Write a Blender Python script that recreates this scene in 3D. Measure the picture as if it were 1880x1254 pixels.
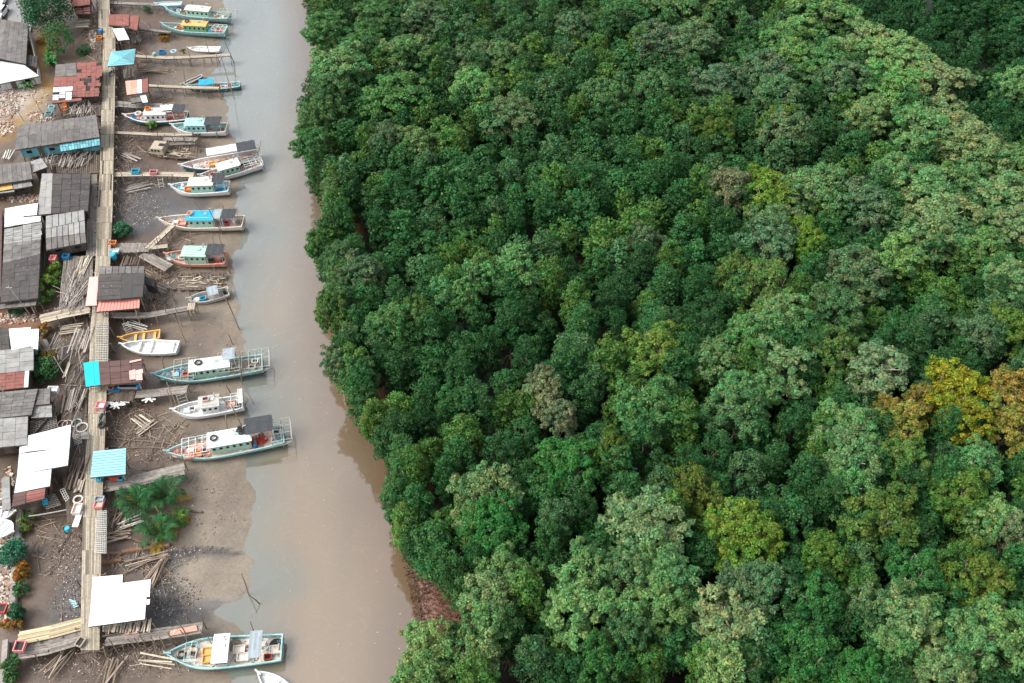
import bpy, math, random
import numpy as np
from mathutils import Vector, Matrix, noise as mnoise

for o in list(bpy.data.objects): bpy.data.objects.remove(o)
SC = bpy.context.scene
COL = SC.collection
RND = random.Random(11)
NR = np.random.RandomState(5)
rad = math.radians

# ------------------------------------------------------------------ camera
F = 1841.0; TH = rad(47.7); CH = 100.0
cd = bpy.data.cameras.new('camera'); cam = bpy.data.objects.new('camera', cd); COL.objects.link(cam)
cam.location = (0, 0, CH); cam.rotation_euler = (rad(90) - TH, 0, 0)
cd.sensor_width = 36.0; cd.lens = F / 1880 * 36; cd.clip_start = 1; cd.clip_end = 3000
SC.camera = cam

# ------------------------------------------------------------------ light
SUN_EL, SUN_AZ = 50.0, -100.0        # azimuth: clockwise from +Y
w = bpy.data.worlds.new('World'); SC.world = w; w.use_nodes = True
nt = w.node_tree; nt.nodes.clear()
sky = nt.nodes.new('ShaderNodeTexSky'); sky.sky_type = 'NISHITA'; sky.sun_disc = False
sky.sun_elevation = rad(SUN_EL); sky.sun_rotation = rad(SUN_AZ); sky.dust_density = 4.0; sky.air_density = 1.0
hs = nt.nodes.new('ShaderNodeHueSaturation'); hs.inputs['Saturation'].default_value = 0.28
bg = nt.nodes.new('ShaderNodeBackground'); bg.inputs['Strength'].default_value = 0.15
wo = nt.nodes.new('ShaderNodeOutputWorld')
nt.links.new(sky.outputs[0], hs.inputs['Color']); nt.links.new(hs.outputs[0], bg.inputs[0]); nt.links.new(bg.outputs[0], wo.inputs[0])
sl = bpy.data.lights.new('sun', 'SUN'); sl.energy = 1.0; sl.angle = rad(30); sl.color = (1, .95, .86)
so = bpy.data.objects.new('sun', sl); COL.objects.link(so)
so.rotation_euler = (rad(90 - SUN_EL), 0, rad(180 - SUN_AZ))
so.location = (0, 80, 150)
SC.view_settings.view_transform = 'Standard'; SC.view_settings.look = 'None'
SC.view_settings.exposure = 1.0; SC.view_settings.gamma = 1.0
SC.cycles.max_bounces = 6; SC.cycles.diffuse_bounces = 3; SC.cycles.glossy_bounces = 2
SC.cycles.transmission_bounces = 2; SC.cycles.transparent_max_bounces = 2

# ------------------------------------------------------------------ where a spot of the photo lies on a level plane
st_, ct_ = math.sin(TH), math.cos(TH)
def G(px, py, z=0.0):
    u = (px - 940) / F; v = -(py - 627) / F
    dx, dy, dz = u, ct_ + v * st_, -st_ + v * ct_
    t = (z - CH) / dz
    return Vector((dx * t, dy * t, z))
def PX(x, y, z):
    dx, dy, dz = x, y, z - CH
    c = dy * ct_ - dz * st_; v = dy * st_ + dz * ct_
    return 940 + F * dx / c, 627 - F * v / c
def SCL(py, z=0.0): return (F * st_ + (py - 627) * ct_) / (CH - z)

# ------------------------------------------------------------------ materials
MATS = {}
def mat(name, col, rough=0.7, col2=None, scale=2.0, stretch=(1, 1, 1), amt=0.6, metallic=0.0, bump=0.0, wave=None, spec=0.4, detail=6, spots=None):
    if name in MATS: return MATS[name]
    m = bpy.data.materials.new(name); m.use_nodes = True
    t = m.node_tree; n = t.nodes; L = t.links
    b = n['Principled BSDF']; b.inputs['Roughness'].default_value = rough; b.inputs['Metallic'].default_value = metallic
    b.inputs['Specular IOR Level'].default_value = spec
    tc = n.new('ShaderNodeTexCoord'); mp = n.new('ShaderNodeMapping'); mp.inputs['Scale'].default_value = stretch
    L.new(tc.outputs['Object'], mp.inputs[0])
    nz = n.new('ShaderNodeTexNoise'); nz.inputs['Scale'].default_value = scale; nz.inputs['Detail'].default_value = detail
    nz.inputs['Roughness'].default_value = 0.65
    L.new(mp.outputs[0], nz.inputs['Vector'])
    rp = n.new('ShaderNodeValToRGB'); rp.color_ramp.elements[0].position = 0.35; rp.color_ramp.elements[1].position = 0.68
    L.new(nz.outputs[0], rp.inputs[0])
    c2 = col2 if col2 else tuple(c * 0.62 for c in col)
    mx = n.new('ShaderNodeMix'); mx.data_type = 'RGBA'
    mx.inputs[6].default_value = (*col, 1); mx.inputs[7].default_value = (*c2, 1)
    ml = n.new('ShaderNodeMath'); ml.operation = 'MULTIPLY'; ml.inputs[1].default_value = amt
    L.new(rp.outputs[0], ml.inputs[0]); L.new(ml.outputs[0], mx.inputs[0])
    last = mx.outputs[2]
    if spots:
        vz = n.new('ShaderNodeTexNoise'); vz.inputs['Scale'].default_value = spots[1]; vz.inputs['Detail'].default_value = 3
        L.new(mp.outputs[0], vz.inputs['Vector'])
        r2 = n.new('ShaderNodeValToRGB'); r2.color_ramp.elements[0].position = spots[2]; r2.color_ramp.elements[1].position = spots[2] + .06
        L.new(vz.outputs[0], r2.inputs[0])
        m3 = n.new('ShaderNodeMix'); m3.data_type = 'RGBA'; m3.inputs[7].default_value = (*spots[0], 1)
        L.new(r2.outputs[0], m3.inputs[0]); L.new(last, m3.inputs[6]); last = m3.outputs[2]
    at = n.new('ShaderNodeAttribute'); at.attribute_name = 'tint'
    m2 = n.new('ShaderNodeMix'); m2.data_type = 'RGBA'; m2.blend_type = 'MULTIPLY'; m2.inputs[0].default_value = 1
    L.new(last, m2.inputs[6]); L.new(at.outputs['Color'], m2.inputs[7])
    L.new(m2.outputs[2], b.inputs['Base Color'])
    if bump or wave:
        bp = n.new('ShaderNodeBump'); bp.inputs['Strength'].default_value = bump or .5; bp.inputs['Distance'].default_value = .05
        if wave:
            wv = n.new('ShaderNodeTexWave'); wv.bands_direction = wave[0]; wv.inputs['Scale'].default_value = wave[1]
            L.new(tc.outputs['Object'], wv.inputs[0]); L.new(wv.outputs['Fac'], bp.inputs['Height'])
        else: L.new(nz.outputs[0], bp.inputs['Height'])
        L.new(bp.outputs[0], b.inputs['Normal'])
    MATS[name] = m; return m

M = dict(
 wood=mat('weathered_wood', (.46, .40, .31), .8, (.25, .21, .165), 3, (1, 1, 1), .7),
 woodgrey=mat('grey_wood', (.30, .27, .24), .85, (.14, .12, .105), 2.5, amt=.8),
 wooddark=mat('dark_wood', (.15, .115, .09), .85, (.07, .055, .045), 2.5),
 woodred=mat('red_brown_wood', (.26, .14, .08), .85, (.13, .07, .04), 2.5),
 pole=mat('pole_wood', (.27, .21, .16), .85, (.12, .09, .07), 1.5),
 plank_new=mat('yellow_wood', (.50, .42, .27), .8, (.36, .29, .18), 3),
 white=mat('white_paint', (.78, .79, .78), .55, (.55, .56, .54), 2.4, amt=.6, spots=((.42, .34, .27), 3.5, .67)),
 cream=mat('cream_paint', (.74, .69, .61), .6, (.52, .45, .38), 2.4, amt=.7, spots=((.36, .27, .2), 3.5, .66)),
 pinkdeck=mat('pink_deck', (.66, .45, .38), .7, (.42, .27, .22), 2.0, amt=.6),
 mint=mat('mint_paint', (.42, .64, .52), .6, (.27, .42, .34), 2.2, amt=.7, spots=((.30, .24, .18), 3, .66)),
 green=mat('green_paint', (.20, .42, .24), .55, (.13, .27, .17), 1.5, amt=.5),
 aqua=mat('aqua_paint', (.36, .62, .62), .6, (.26, .40, .39), 2.2, amt=.8, spots=((.34, .27, .21), 3.2, .63)),
 teal=mat('teal_paint', (.25, .48, .48), .65, (.14, .26, .26), 2, amt=.8, spots=((.22, .18, .14), 3, .62)),
 cyan=mat('cyan_tarp', (.01, .50, .60), .55, (.01, .36, .45), .8, amt=.5, bump=.3),
 bluetarp=mat('blue_tarp', (.02, .38, .62), .55, (.02, .26, .45), .8, amt=.5, bump=.3),
 blue=mat('blue_plastic', (.02, .22, .48), .4, amt=.2),
 skyblue=mat('sky_plastic', (.04, .42, .62), .4, amt=.2),
 lightblue=mat('pale_blue_plastic', (.40, .62, .68), .5, amt=.2),
 red=mat('red_plastic', (.60, .08, .05), .45, amt=.3),
 orange=mat('orange_plastic', (.75, .22, .05), .5, amt=.3),
 salmon=mat('salmon_paint', (.70, .36, .27), .65, (.44, .22, .16), 2.2, amt=.8, spots=((.6, .5, .42), 3.4, .62)),
 yellow=mat('ochre_paint', (.70, .42, .13), .6, (.50, .28, .09), 2, amt=.5),
 pink=mat('pink_plastic', (.75, .28, .27), .5, amt=.3),
 black=mat('black_rubber', (.03, .03, .032), .7, amt=.3),
 shade=mat('shade_net', (.060, .066, .074), .8, (.035, .038, .045), 3, amt=.6),
 greycan=mat('grey_canvas', (.36, .42, .46), .7, (.26, .31, .34), 2, amt=.5),
 glass=mat('dark_opening', (.012, .016, .02), .25, amt=.2),
 bluehull=mat('dark_teal_hull', (.05, .14, .17), .6, (.03, .06, .07), 2),
 lattice=mat('pale_lattice', (.50, .49, .45), .7, (.30, .29, .26), 3),
 metal=mat('grey_metal', (.42, .43, .43), .45, metallic=.3, amt=.4),
 rope=mat('net_rope', (.38, .31, .22), .9, (.2, .16, .12), 8),
 # roofs
 r_grey=mat('roof_grey_sheet', (.19, .18, .17), .8, (.085, .077, .073), .9, (1, 1, 1), .75, spots=((.09, .08, .075), 2.6, .62)),
 r_light=mat('roof_pale_grey_sheet', (.31, .31, .295), .75, (.16, .155, .15), 1.1, (1, 1, 1), .7),
 r_dark=mat('roof_dark_sheet', (.085, .077, .073), .8, (.045, .04, .038), 1.0, (1, 1, 1), .8, spots=((.24, .22, .20), 3.4, .66)),
 r_tar=mat('roof_tar_felt', (.075, .072, .070), .85, (.05, .048, .047), 1.0),
 r_red=mat('roof_rusty_red', (.27, .105, .085), .8, (.16, .06, .05), 1.4, (1, 1, 1), .8, spots=((.48, .33, .29), 3.0, .68)),
 r_brown=mat('roof_red_brown', (.13, .075, .066), .8, (.085, .05, .045), 1.4, (1, 1, 1), .8),
 r_white=mat('roof_white_sheet', (.72, .75, .76), .6, (.50, .55, .57), .7, (.4, 2, 1), .8, spots=((.50, .44, .40), 1.6, .66)),
 r_white2=mat('roof_new_white', (.82, .80, .78), .55, (.70, .68, .655), .5, amt=.7, spots=((.45, .38, .33), 1.3, .72)),
 r_aqua=mat('roof_aqua_metal', (.24, .60, .66), .45, (.30, .64, .68), .8, amt=.4),
 r_blue=mat('roof_pale_blue_metal', (.30, .56, .66), .45, (.24, .48, .58), .8, amt=.4),
 r_pink=mat('roof_salmon_metal', (.78, .30, .25), .5, (.70, .25, .2), .8, amt=.4),
 r_pink2=mat('roof_pale_pink', (.80, .42, .38), .55, (.74, .38, .33), .8, amt=.4),
 under=mat('roof_battens', (.04, .033, .03), .9),
 w_wood=mat('wall_wood', (.10, .085, .07), .85, (.045, .038, .032), 1.5, (1, 1, 3), .8),
 w_blue=mat('wall_blue_wood', (.10, .42, .50), .75, (.25, .36, .38), 1.5, (3, 3, 1), .7),
 w_white=mat('wall_white', (.66, .66, .63), .75, (.42, .42, .40), 1, amt=.6),
 asphalt=mat('asphalt', (.27, .275, .28), .9, (.2, .2, .2), 1.5, amt=.6),
 rub=mat('rubble_mix', (.36, .33, .30), .85, (.15, .13, .12), 3),
 bark=mat('pale_bark', (.36, .33, .27), .85, (.2, .18, .15), 2),
 barkd=mat('brown_bark', (.12, .095, .07), .9),
)

def leafmat(name, trans=.22, rough=.5):
    m = bpy.data.materials.new(name); m.use_nodes = True
    t = m.node_tree; n = t.nodes; L = t.links; n.clear()
    at = n.new('ShaderNodeAttribute'); at.attribute_name = 'tint'
    oi = n.new('ShaderNodeObjectInfo')
    mx = n.new('ShaderNodeMix'); mx.data_type = 'RGBA'; mx.blend_type = 'MULTIPLY'; mx.inputs[0].default_value = 1
    L.new(at.outputs['Color'], mx.inputs[6]); L.new(oi.outputs['Color'], mx.inputs[7])
    b = n.new('ShaderNodeBsdfPrincipled'); b.inputs['Roughness'].default_value = rough; b.inputs['Specular IOR Level'].default_value = .14
    tr = n.new('ShaderNodeBsdfTranslucent'); ms = n.new('ShaderNodeMixShader'); ms.inputs[0].default_value = trans
    out = n.new('ShaderNodeOutputMaterial')
    L.new(mx.outputs[2], b.inputs['Base Color']); L.new(mx.outputs[2], tr.inputs[0])
    L.new(b.outputs[0], ms.inputs[1]); L.new(tr.outputs[0], ms.inputs[2]); L.new(ms.outputs[0], out.inputs[0])
    return m
LEAF = leafmat('foliage')

# ------------------------------------------------------------------ mesh building
class MB:
    def __init__(s): s.v = []; s.f = []; s.c = []; s.m = []
    def quad(s, pts, t=1.0, mi=0):
        k = len(s.v); s.v += [tuple(p) for p in pts]; s.f.append(tuple(range(k, k + len(pts)))); s.c.append(t); s.m.append(mi)
    def hexa(s, b, t_, tint=1.0, mi=0):   # b: bottom 4, t_: top 4 points
        k = len(s.v); s.v += [tuple(p) for p in b] + [tuple(p) for p in t_]
        for q in ((3, 2, 1, 0), (4, 5, 6, 7), (0, 1, 5, 4), (1, 2, 6, 5), (2, 3, 7, 6), (3, 0, 4, 7)):
            s.f.append(tuple(k + i for i in q)); s.c.append(tint); s.m.append(mi)
    def box(s, c, d, rz=0, tint=1.0, mi=0, top=1.0):
        x, y, z = d[0] / 2, d[1] / 2, d[2] / 2; cr, sr = math.cos(rz), math.sin(rz)
        P = lambda a, b_, e: (c[0] + a * cr - b_ * sr, c[1] + a * sr + b_ * cr, c[2] + e)
        s.hexa([P(-x, -y, -z), P(x, -y, -z), P(x, y, -z), P(-x, y, -z)],
               [P(-x * top, -y * top, z), P(x * top, -y * top, z), P(x * top, y * top, z), P(-x * top, y * top, z)], tint, mi)
    def beam(s, p0, p1, wd, h, tint=1.0, mi=0):
        p0 = Vector(p0); p1 = Vector(p1); d = (p1 - p0)
        if d.length < 1e-5: return
        d.normalize(); up = Vector((0, 0, 1)) if abs(d.z) < .95 else Vector((1, 0, 0))
        sd = d.cross(up).normalized(); u = sd.cross(d).normalized()
        a = sd * wd / 2; b = u * h / 2
        s.hexa([p0 - a - b, p1 - a - b, p1 + a - b, p0 + a - b], [p0 - a + b, p1 - a + b, p1 + a + b, p0 + a + b], tint, mi)
    def tube(s, p0, p1, r0, r1=None, n=6, tint=1.0, cap=True):
        r1 = r0 if r1 is None else r1; p0 = Vector(p0); p1 = Vector(p1); d = (p1 - p0)
        if d.length < 1e-5: return
        d.normalize(); up = Vector((0, 0, 1)) if abs(d.z) < .95 else Vector((1, 0, 0))
        a = d.cross(up).normalized(); b = a.cross(d).normalized(); k = len(s.v)
        for i in range(n):
            t = 2 * math.pi * i / n; e = a * math.cos(t) + b * math.sin(t)
            s.v.append(tuple(p0 + e * r0)); s.v.append(tuple(p1 + e * r1))
        for i in range(n):
            j = (i + 1) % n; s.f.append((k + 2 * i, k + 2 * j, k + 2 * j + 1, k + 2 * i + 1)); s.c.append(tint); s.m.append(0)
        if cap:
            s.f.append(tuple(k + 2 * i for i in range(n))); s.c.append(tint); s.m.append(0)
            s.f.append(tuple(k + 2 * i + 1 for i in reversed(range(n)))); s.c.append(tint); s.m.append(0)
    def path(s, pts, r0, r1=None, n=5, tint=1.0):
        r1 = r0 if r1 is None else r1
        for i in range(len(pts) - 1):
            a = i / (len(pts) - 1); b = (i + 1) / (len(pts) - 1)
            s.tube(pts[i], pts[i + 1], r0 + (r1 - r0) * a, r0 + (r1 - r0) * b, n, tint)
    def torus(s, c, R_, r, n=14, k=7, tilt=0, rz=0, tint=1.0):
        base = len(s.v); ct, stt = math.cos(tilt), math.sin(tilt); cr, sr = math.cos(rz), math.sin(rz)
        for i in range(n):
            a = 2 * math.pi * i / n
            for j in range(k):
                b = 2 * math.pi * j / k
                x = (R_ + r * math.cos(b)) * math.cos(a); y = (R_ + r * math.cos(b)) * math.sin(a); z = r * math.sin(b)
                y, z = y * ct - z * stt, y * stt + z * ct
                s.v.append((c[0] + x * cr - y * sr, c[1] + x * sr + y * cr, c[2] + z))
        for i in range(n):
            for j in range(k):
                q = (base + i * k + j, base + ((i + 1) % n) * k + j, base + ((i + 1) % n) * k + (j + 1) % k, base + i * k + (j + 1) % k)
                s.f.append(q); s.c.append(tint); s.m.append(0)
    def build(s, name, m, parent=None, smooth=False):
        me = bpy.data.meshes.new(name); me.from_pydata(s.v, [], s.f)
        ms = m if isinstance(m, (list, tuple)) else [m]
        for q in ms: me.materials.append(q)
        ca = me.attributes.new('tint', 'FLOAT_COLOR', 'FACE')
        arr = np.ones((len(s.f), 4), dtype=np.float32)
        for i, c in enumerate(s.c):
            if isinstance(c, (int, float)): arr[i, :3] = c
            else: arr[i, :3] = c[:3]
        ca.data.foreach_set('color', arr.ravel())
        if len(ms) > 1: me.polygons.foreach_set('material_index', s.m)
        if smooth: me.polygons.foreach_set('use_smooth', [True] * len(s.f))
        me.update()
        o = bpy.data.objects.new(name, me); COL.objects.link(o)
        if parent: o.parent = parent
        return o

def tag(o, label=None, cat=None, group=None, kind=None):
    if label: o['label'] = label
    if cat: o['category'] = cat
    if group: o['group'] = group
    if kind: o['kind'] = kind
    return o
def empty(name, loc, rz=0.0):
    o = bpy.data.objects.new(name, None); COL.objects.link(o); o.location = loc; o.rotation_euler = (0, 0, rz)
    o.empty_display_size = .5
    return o
def copy_tree(o, parent=None):
    c = o.copy(); COL.objects.link(c)
    if parent: c.parent = parent
    for ch in [q for q in o.children]: copy_tree(ch, c)
    return c
def rj(a, b): return RND.uniform(a, b)

# ------------------------------------------------------------------ shore lines and terrain
EL = [(398, -60), (408, 0), (420, 40), (427, 62), (404, 75), (398, 100), (408, 112), (392, 128), (384, 140), (388, 160), (412, 172), (416, 200), (420, 240), (432, 262), (428, 280),
      (440, 300), (432, 330), (438, 365), (436, 400), (450, 425), (440, 455), (428, 480), (430, 510), (425, 530), (438, 560), (432, 590),
      (446, 610), (455, 650), (440, 690), (452, 720), (448, 760), (458, 800), (450, 840), (462, 880), (466, 930), (452, 980),
      (446, 1005), (462, 1030), (455, 1080), (430, 1105), (400, 1120), (410, 1135), (452, 1160), (440, 1200), (400, 1225), (430, 1254), (440, 1330)]
ER = [(548, -60), (556, 0), (572, 40), (575, 75), (578, 130), (575, 200), (575, 260), (590, 320), (588, 370), (600, 400), (604, 430), (604, 480),
      (612, 540), (618, 600), (626, 660), (645, 700), (655, 760), (668, 790), (690, 820), (715, 850), (712, 885), (708, 920), (722, 960),
      (740, 1000), (756, 1060), (768, 1120), (772, 1160), (768, 1200), (768, 1254), (770, 1330)]
def line(lst):
    p = [G(a, b) for a, b in lst]; p.sort(key=lambda q: q.y)
    return np.array([q.y for q in p]), np.array([q.x for q in p])
ELy, ELx = line(EL); ERy, ERx = line(ER)
def XL(y): return np.interp(y, ELy, ELx)
def XR(y): return np.interp(y, ERy, ERx)
def ground_h(x, y):
    x = np.asarray(x, float); y = np.asarray(y, float)
    d = XL(y) - x
    hl = np.where(d > 0, 1.15 * (1 - np.exp(-np.maximum(d, 0) / 13.0)) + np.clip((d - 26) * .06, 0, .7), -np.minimum(1.5, .12 * -d))
    d2 = x - XR(y)
    hr = np.where(d2 > 0, .7 * (1 - np.exp(-np.maximum(d2, 0) / 4.0)), -np.minimum(1.5, .3 * -d2))
    n = .05 * np.sin(x * .9 + 2 * np.sin(y * .35)) * np.sin(y * .7 + 1.3 * np.sin(x * .5)) + .03 * np.sin(x * 2.3 + y * 1.1) * np.sin(y * 2.9 - x)
    return np.maximum(hl, hr) + n
def gh(x, y): return float(ground_h(x, y))
def GG(px, py, dz=0.0):
    z = .6
    for _ in range(6):
        p = G(px, py, z); z = gh(p.x, p.y) + dz
    return G(px, py, z)

xs = np.concatenate([np.linspace(-900, -130, 14), np.arange(-120, -18, .45), np.linspace(-17, 140, 60), np.linspace(160, 900, 12)])
ys = np.concatenate([np.linspace(-500, 20, 12), np.arange(26, 215, .5), np.linspace(225, 900, 16)])
XX, YY = np.meshgrid(xs, ys); ZZ = ground_h(XX, YY)
nx_, ny_ = len(xs), len(ys)
zone = np.zeros((ny_, nx_, 3)); 
def rgb(*c): return np.array(c)
MUD = rgb(.225, .19, .15); MUDD = rgb(.105, .073, .055); DEB = rgb(.085, .085, .088); LAND = rgb(.13, .095, .07); ORG = rgb(.30, .17, .05); BANK = rgb(.23, .095, .045)
D = XL(YY) - XX
k = np.clip(D / 13, 0, 1)[..., None] ** 1.3
nz1 = (np.sin(XX * .31 + 3 * np.sin(YY * .13)) * np.sin(YY * .27 + 2 * np.sin(XX * .21)))[..., None]
k = np.clip(k + .22 * nz1, 0, 1)
zone = MUD * (1 - k) + MUDD * k
far_l = np.clip((D - 20) / 5, 0, 1)[..., None]
zone = zone * (1 - far_l) + LAND * far_l
rb = np.clip((XX - XR(YY)) / 1.5 + .6, 0, 1)[..., None]
zone = zone * (1 - rb) + BANK * rb
canopy_shade = np.clip((XX - XR(YY) - 2.5) / 3, 0, 1)[..., None]
zone = zone * (1 - canopy_shade) + rgb(.016, .016, .01) * canopy_shade  # forest floor colour darkened, shade under the canopy painted in
for (px, py, rx, ry, c, s_) in [
    (250, 385, 60, 45, DEB, .95), (330, 370, 45, 18, DEB, .8), (255, 345, 60, 25, DEB, .6), (240, 300, 50, 40, MUDD * .8, .7),
    (300, 1095, 50, 42, DEB * .8, 1), (350, 1110, 40, 25, DEB * .9, .9), (270, 1030, 70, 28, DEB, .8), (385, 1012, 60, 7, DEB * .7, .9), (330, 1140, 60, 14, DEB, .7),
    (345, 1190, 60, 14, DEB * 1.3, .5), (120, 1010, 30, 50, MUDD * 1.3, .8), (140, 1100, 40, 60, DEB * 1.1, .7), (250, 830, 60, 40, MUDD * 1.2, .6), (240, 950, 50, 25, MUDD, .8),
    (75, 110, 26, 70, ORG, 1), (60, 180, 30, 35, ORG * 1.15, 1), (40, 355, 50, 14, ORG * .9, .8), (60, 205, 30, 30, rgb(.36, .30, .22), .5), (40, 585, 60, 22, rgb(.25, .12, .07), .9),
    (20, 190, 40, 40, rgb(.42, .38, .34), .9), (10, 250, 30, 25, ORG, .7), (150, 70, 40, 50, MUDD * 1.2, .8), (0, 540, 40, 30, rgb(.2, .15, .12), .5),
    (345, 395, 50, 14, DEB * 1.4, .6), (400, 565, 30, 10, MUD * 1.12, .6), (20, 1050, 25, 60, rgb(.22, .15, .12), .8), (300, 1225, 120, 30, MUDD * 1.2, .5), (140, 620, 30, 30, MUDD * 1.3, .7),
    (385, 1065, 62, 42, MUD * 1.08, .95), (395, 1160, 50, 18, MUD * .95, .8), (400, 1105, 40, 7, DEB * 1.5, .8), (330, 570, 60, 30, MUD * .95, .5), (790, 1100, 30, 70, rgb(.24, .125, .09), .9), (560, 30, 20, 60, rgb(.30, .14, .10), .8)]:
    p = G(px, py, .7); s = SCL(py); sy = s * math.sin(TH + math.atan((py - 627) / F))
    q = ((XX - p.x) / (rx / s)) ** 2 + ((YY - p.y) / (ry / sy)) ** 2
    f = np.clip(1.5 - q - .5 * nz1[..., 0] + .25 * np.sin(XX * 1.7 + YY) * np.sin(YY * 1.9), 0, 1)[..., None] * s_
    zone = zone * (1 - f) + c * f
vv = np.stack([XX, YY, ZZ], -1).reshape(-1, 3)
idx = np.arange(nx_ * ny_).reshape(ny_, nx_)
ff = np.stack([idx[:-1, :-1], idx[:-1, 1:], idx[1:, 1:], idx[1:, :-1]], -1).reshape(-1, 4)
def np_mesh(name, v, f, tint=None, domain='FACE', smooth=False):
    me = bpy.data.meshes.new(name); me.vertices.add(len(v)); me.vertices.foreach_set('co', np.asarray(v, np.float32).ravel())
    n = f.shape[1]; me.loops.add(len(f) * n); me.loops.foreach_set('vertex_index', f.astype(np.int32).ravel())
    me.polygons.add(len(f)); me.polygons.foreach_set('loop_start', np.arange(0, len(f) * n, n, dtype=np.int32))
    me.polygons.foreach_set('loop_total', np.full(len(f), n, dtype=np.int32))
    if tint is not None:
        ca = me.attributes.new('tint', 'FLOAT_COLOR', domain)
        a = np.ones((len(tint), 4), np.float32); a[:, :3] = tint; ca.data.foreach_set('color', a.ravel())
    if smooth: me.polygons.foreach_set('use_smooth', np.ones(len(f), dtype=bool))
    me.update(calc_edges=True); me.validate(); return me
me = np_mesh('ground', vv, ff, zone.reshape(-1, 3), 'POINT', True)

gm = bpy.data.materials.new('mud_and_earth'); gm.use_nodes = True
t = gm.node_tree; n = t.nodes; L = t.links; b = n['Principled BSDF']
at = n.new('ShaderNodeAttribute'); at.attribute_name = 'tint'; tc = n.new('ShaderNodeTexCoord')
def nzn(scale, det, r=.6):
    q = n.new('ShaderNodeTexNoise'); q.inputs['Scale'].default_value = scale; q.inputs['Detail'].default_value = det; q.inputs['Roughness'].default_value = r
    L.new(tc.outputs['Object'], q.inputs['Vector']); return q
n1 = nzn(.35, 8); n2 = nzn(3.2, 6, .75)
def ramp(src, p0, p1, c0, c1):
    r = n.new('ShaderNodeValToRGB'); r.color_ramp.elements[0].position = p0; r.color_ramp.elements[1].position = p1
    r.color_ramp.elements[0].color = (*c0, 1); r.color_ramp.elements[1].color = (*c1, 1); L.new(src, r.inputs[0]); return r
def mulc(a, bb):
    q = n.new('ShaderNodeMix'); q.data_type = 'RGBA'; q.blend_type = 'MULTIPLY'; q.inputs[0].default_value = 1; L.new(a, q.inputs[6]); L.new(bb, q.inputs[7]); return q.outputs[2]
c = mulc(at.outputs['Color'], ramp(n1.outputs[0], .3, .7, (.82, .84, .86), (1.15, 1.12, 1.08)).outputs[0])
c = mulc(c, ramp(n2.outputs[0], .32, .66, (.76, .75, .74), (1.14, 1.14, 1.14)).outputs[0])
L.new(c, b.inputs['Base Color'])
rr = ramp(n1.outputs[0], .4, .6, (.28,) * 3, (.5,) * 3); L.new(rr.outputs[0], b.inputs['Roughness'])
bp = n.new('ShaderNodeBump'); bp.inputs['Strength'].default_value = .35; bp.inputs['Distance'].default_value = .12
L.new(n2.outputs[0], bp.inputs['Height']); L.new(bp.outputs[0], b.inputs['Normal'])
me.materials.append(gm)
go = bpy.data.objects.new('ground', me); COL.objects.link(go); tag(go, kind='structure')

# river surface
wx = np.concatenate([[-900, -200, -90], np.arange(-75, 15, 1.0), [40, 200, 900]]); wy = np.concatenate([[-500, -50], np.arange(20, 260, 2.0), [400, 900]])
WX, WY = np.meshgrid(wx, wy); dl = WX - XL(WY) + 1.5 * np.sin(WY * .21) + .8 * np.sin(WY * .53 + 1)
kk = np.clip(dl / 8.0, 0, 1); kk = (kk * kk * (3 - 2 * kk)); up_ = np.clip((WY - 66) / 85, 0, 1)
grey = np.array([.140, .150, .125]); tan_ = np.array([.20, .152, .10]); sky_sheen = np.array([.205, .225, .215])  # last tone: paler upstream, the sky's reflection put into the water colour
wc = grey * (1 - kk[..., None]) + tan_ * kk[..., None]; wc = wc * (1 - up_[..., None]) + sky_sheen * up_[..., None]
bank_refl = np.clip(1 - (XR(WY) - WX) / 7.0, 0, 1)[..., None] * .75; wc = wc * (1 - bank_refl) + np.array([.13, .075, .042]) * bank_refl  # brown water by the right bank, tree reflections painted into its colour
wi = np.arange(len(wx) * len(wy)).reshape(len(wy), len(wx)); wf = np.stack([wi[:-1, :-1], wi[:-1, 1:], wi[1:, 1:], wi[1:, :-1]], -1).reshape(-1, 4)
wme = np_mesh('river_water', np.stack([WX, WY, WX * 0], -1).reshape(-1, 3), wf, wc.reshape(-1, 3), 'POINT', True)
wm = bpy.data.materials.new('muddy_water'); wm.use_nodes = True
t = wm.node_tree; n = t.nodes; L = t.links; b = n['Principled BSDF']; tc = n.new('ShaderNodeTexCoord')
mp = n.new('ShaderNodeMapping'); mp.inputs['Scale'].default_value = (1, .35, 1); L.new(tc.outputs['Object'], mp.inputs[0])
a1 = n.new('ShaderNodeTexNoise'); a1.inputs['Scale'].default_value = .06; a1.inputs['Detail'].default_value = 5; a1.inputs['Distortion'].default_value = 1.2; L.new(mp.outputs[0], a1.inputs['Vector'])
r1 = n.new('ShaderNodeValToRGB'); r1.color_ramp.elements[0].position = .35; r1.color_ramp.elements[1].position = .65
r1.color_ramp.elements[0].color = (.88, .9, .92, 1); r1.color_ramp.elements[1].color = (1.1, 1.06, 1.02, 1); L.new(a1.outputs[0], r1.inputs[0])
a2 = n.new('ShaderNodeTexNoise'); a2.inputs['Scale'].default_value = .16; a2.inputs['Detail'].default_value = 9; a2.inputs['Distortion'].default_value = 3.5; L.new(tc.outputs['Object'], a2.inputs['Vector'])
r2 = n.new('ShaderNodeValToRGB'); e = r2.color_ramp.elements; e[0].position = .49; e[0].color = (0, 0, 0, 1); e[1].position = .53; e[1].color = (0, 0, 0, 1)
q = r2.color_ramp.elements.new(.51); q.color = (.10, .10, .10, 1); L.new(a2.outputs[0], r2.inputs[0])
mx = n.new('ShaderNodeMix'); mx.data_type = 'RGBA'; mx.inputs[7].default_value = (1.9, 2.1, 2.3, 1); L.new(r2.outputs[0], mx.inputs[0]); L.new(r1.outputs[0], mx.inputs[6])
at = n.new('ShaderNodeAttribute'); at.attribute_name = 'tint'
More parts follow.
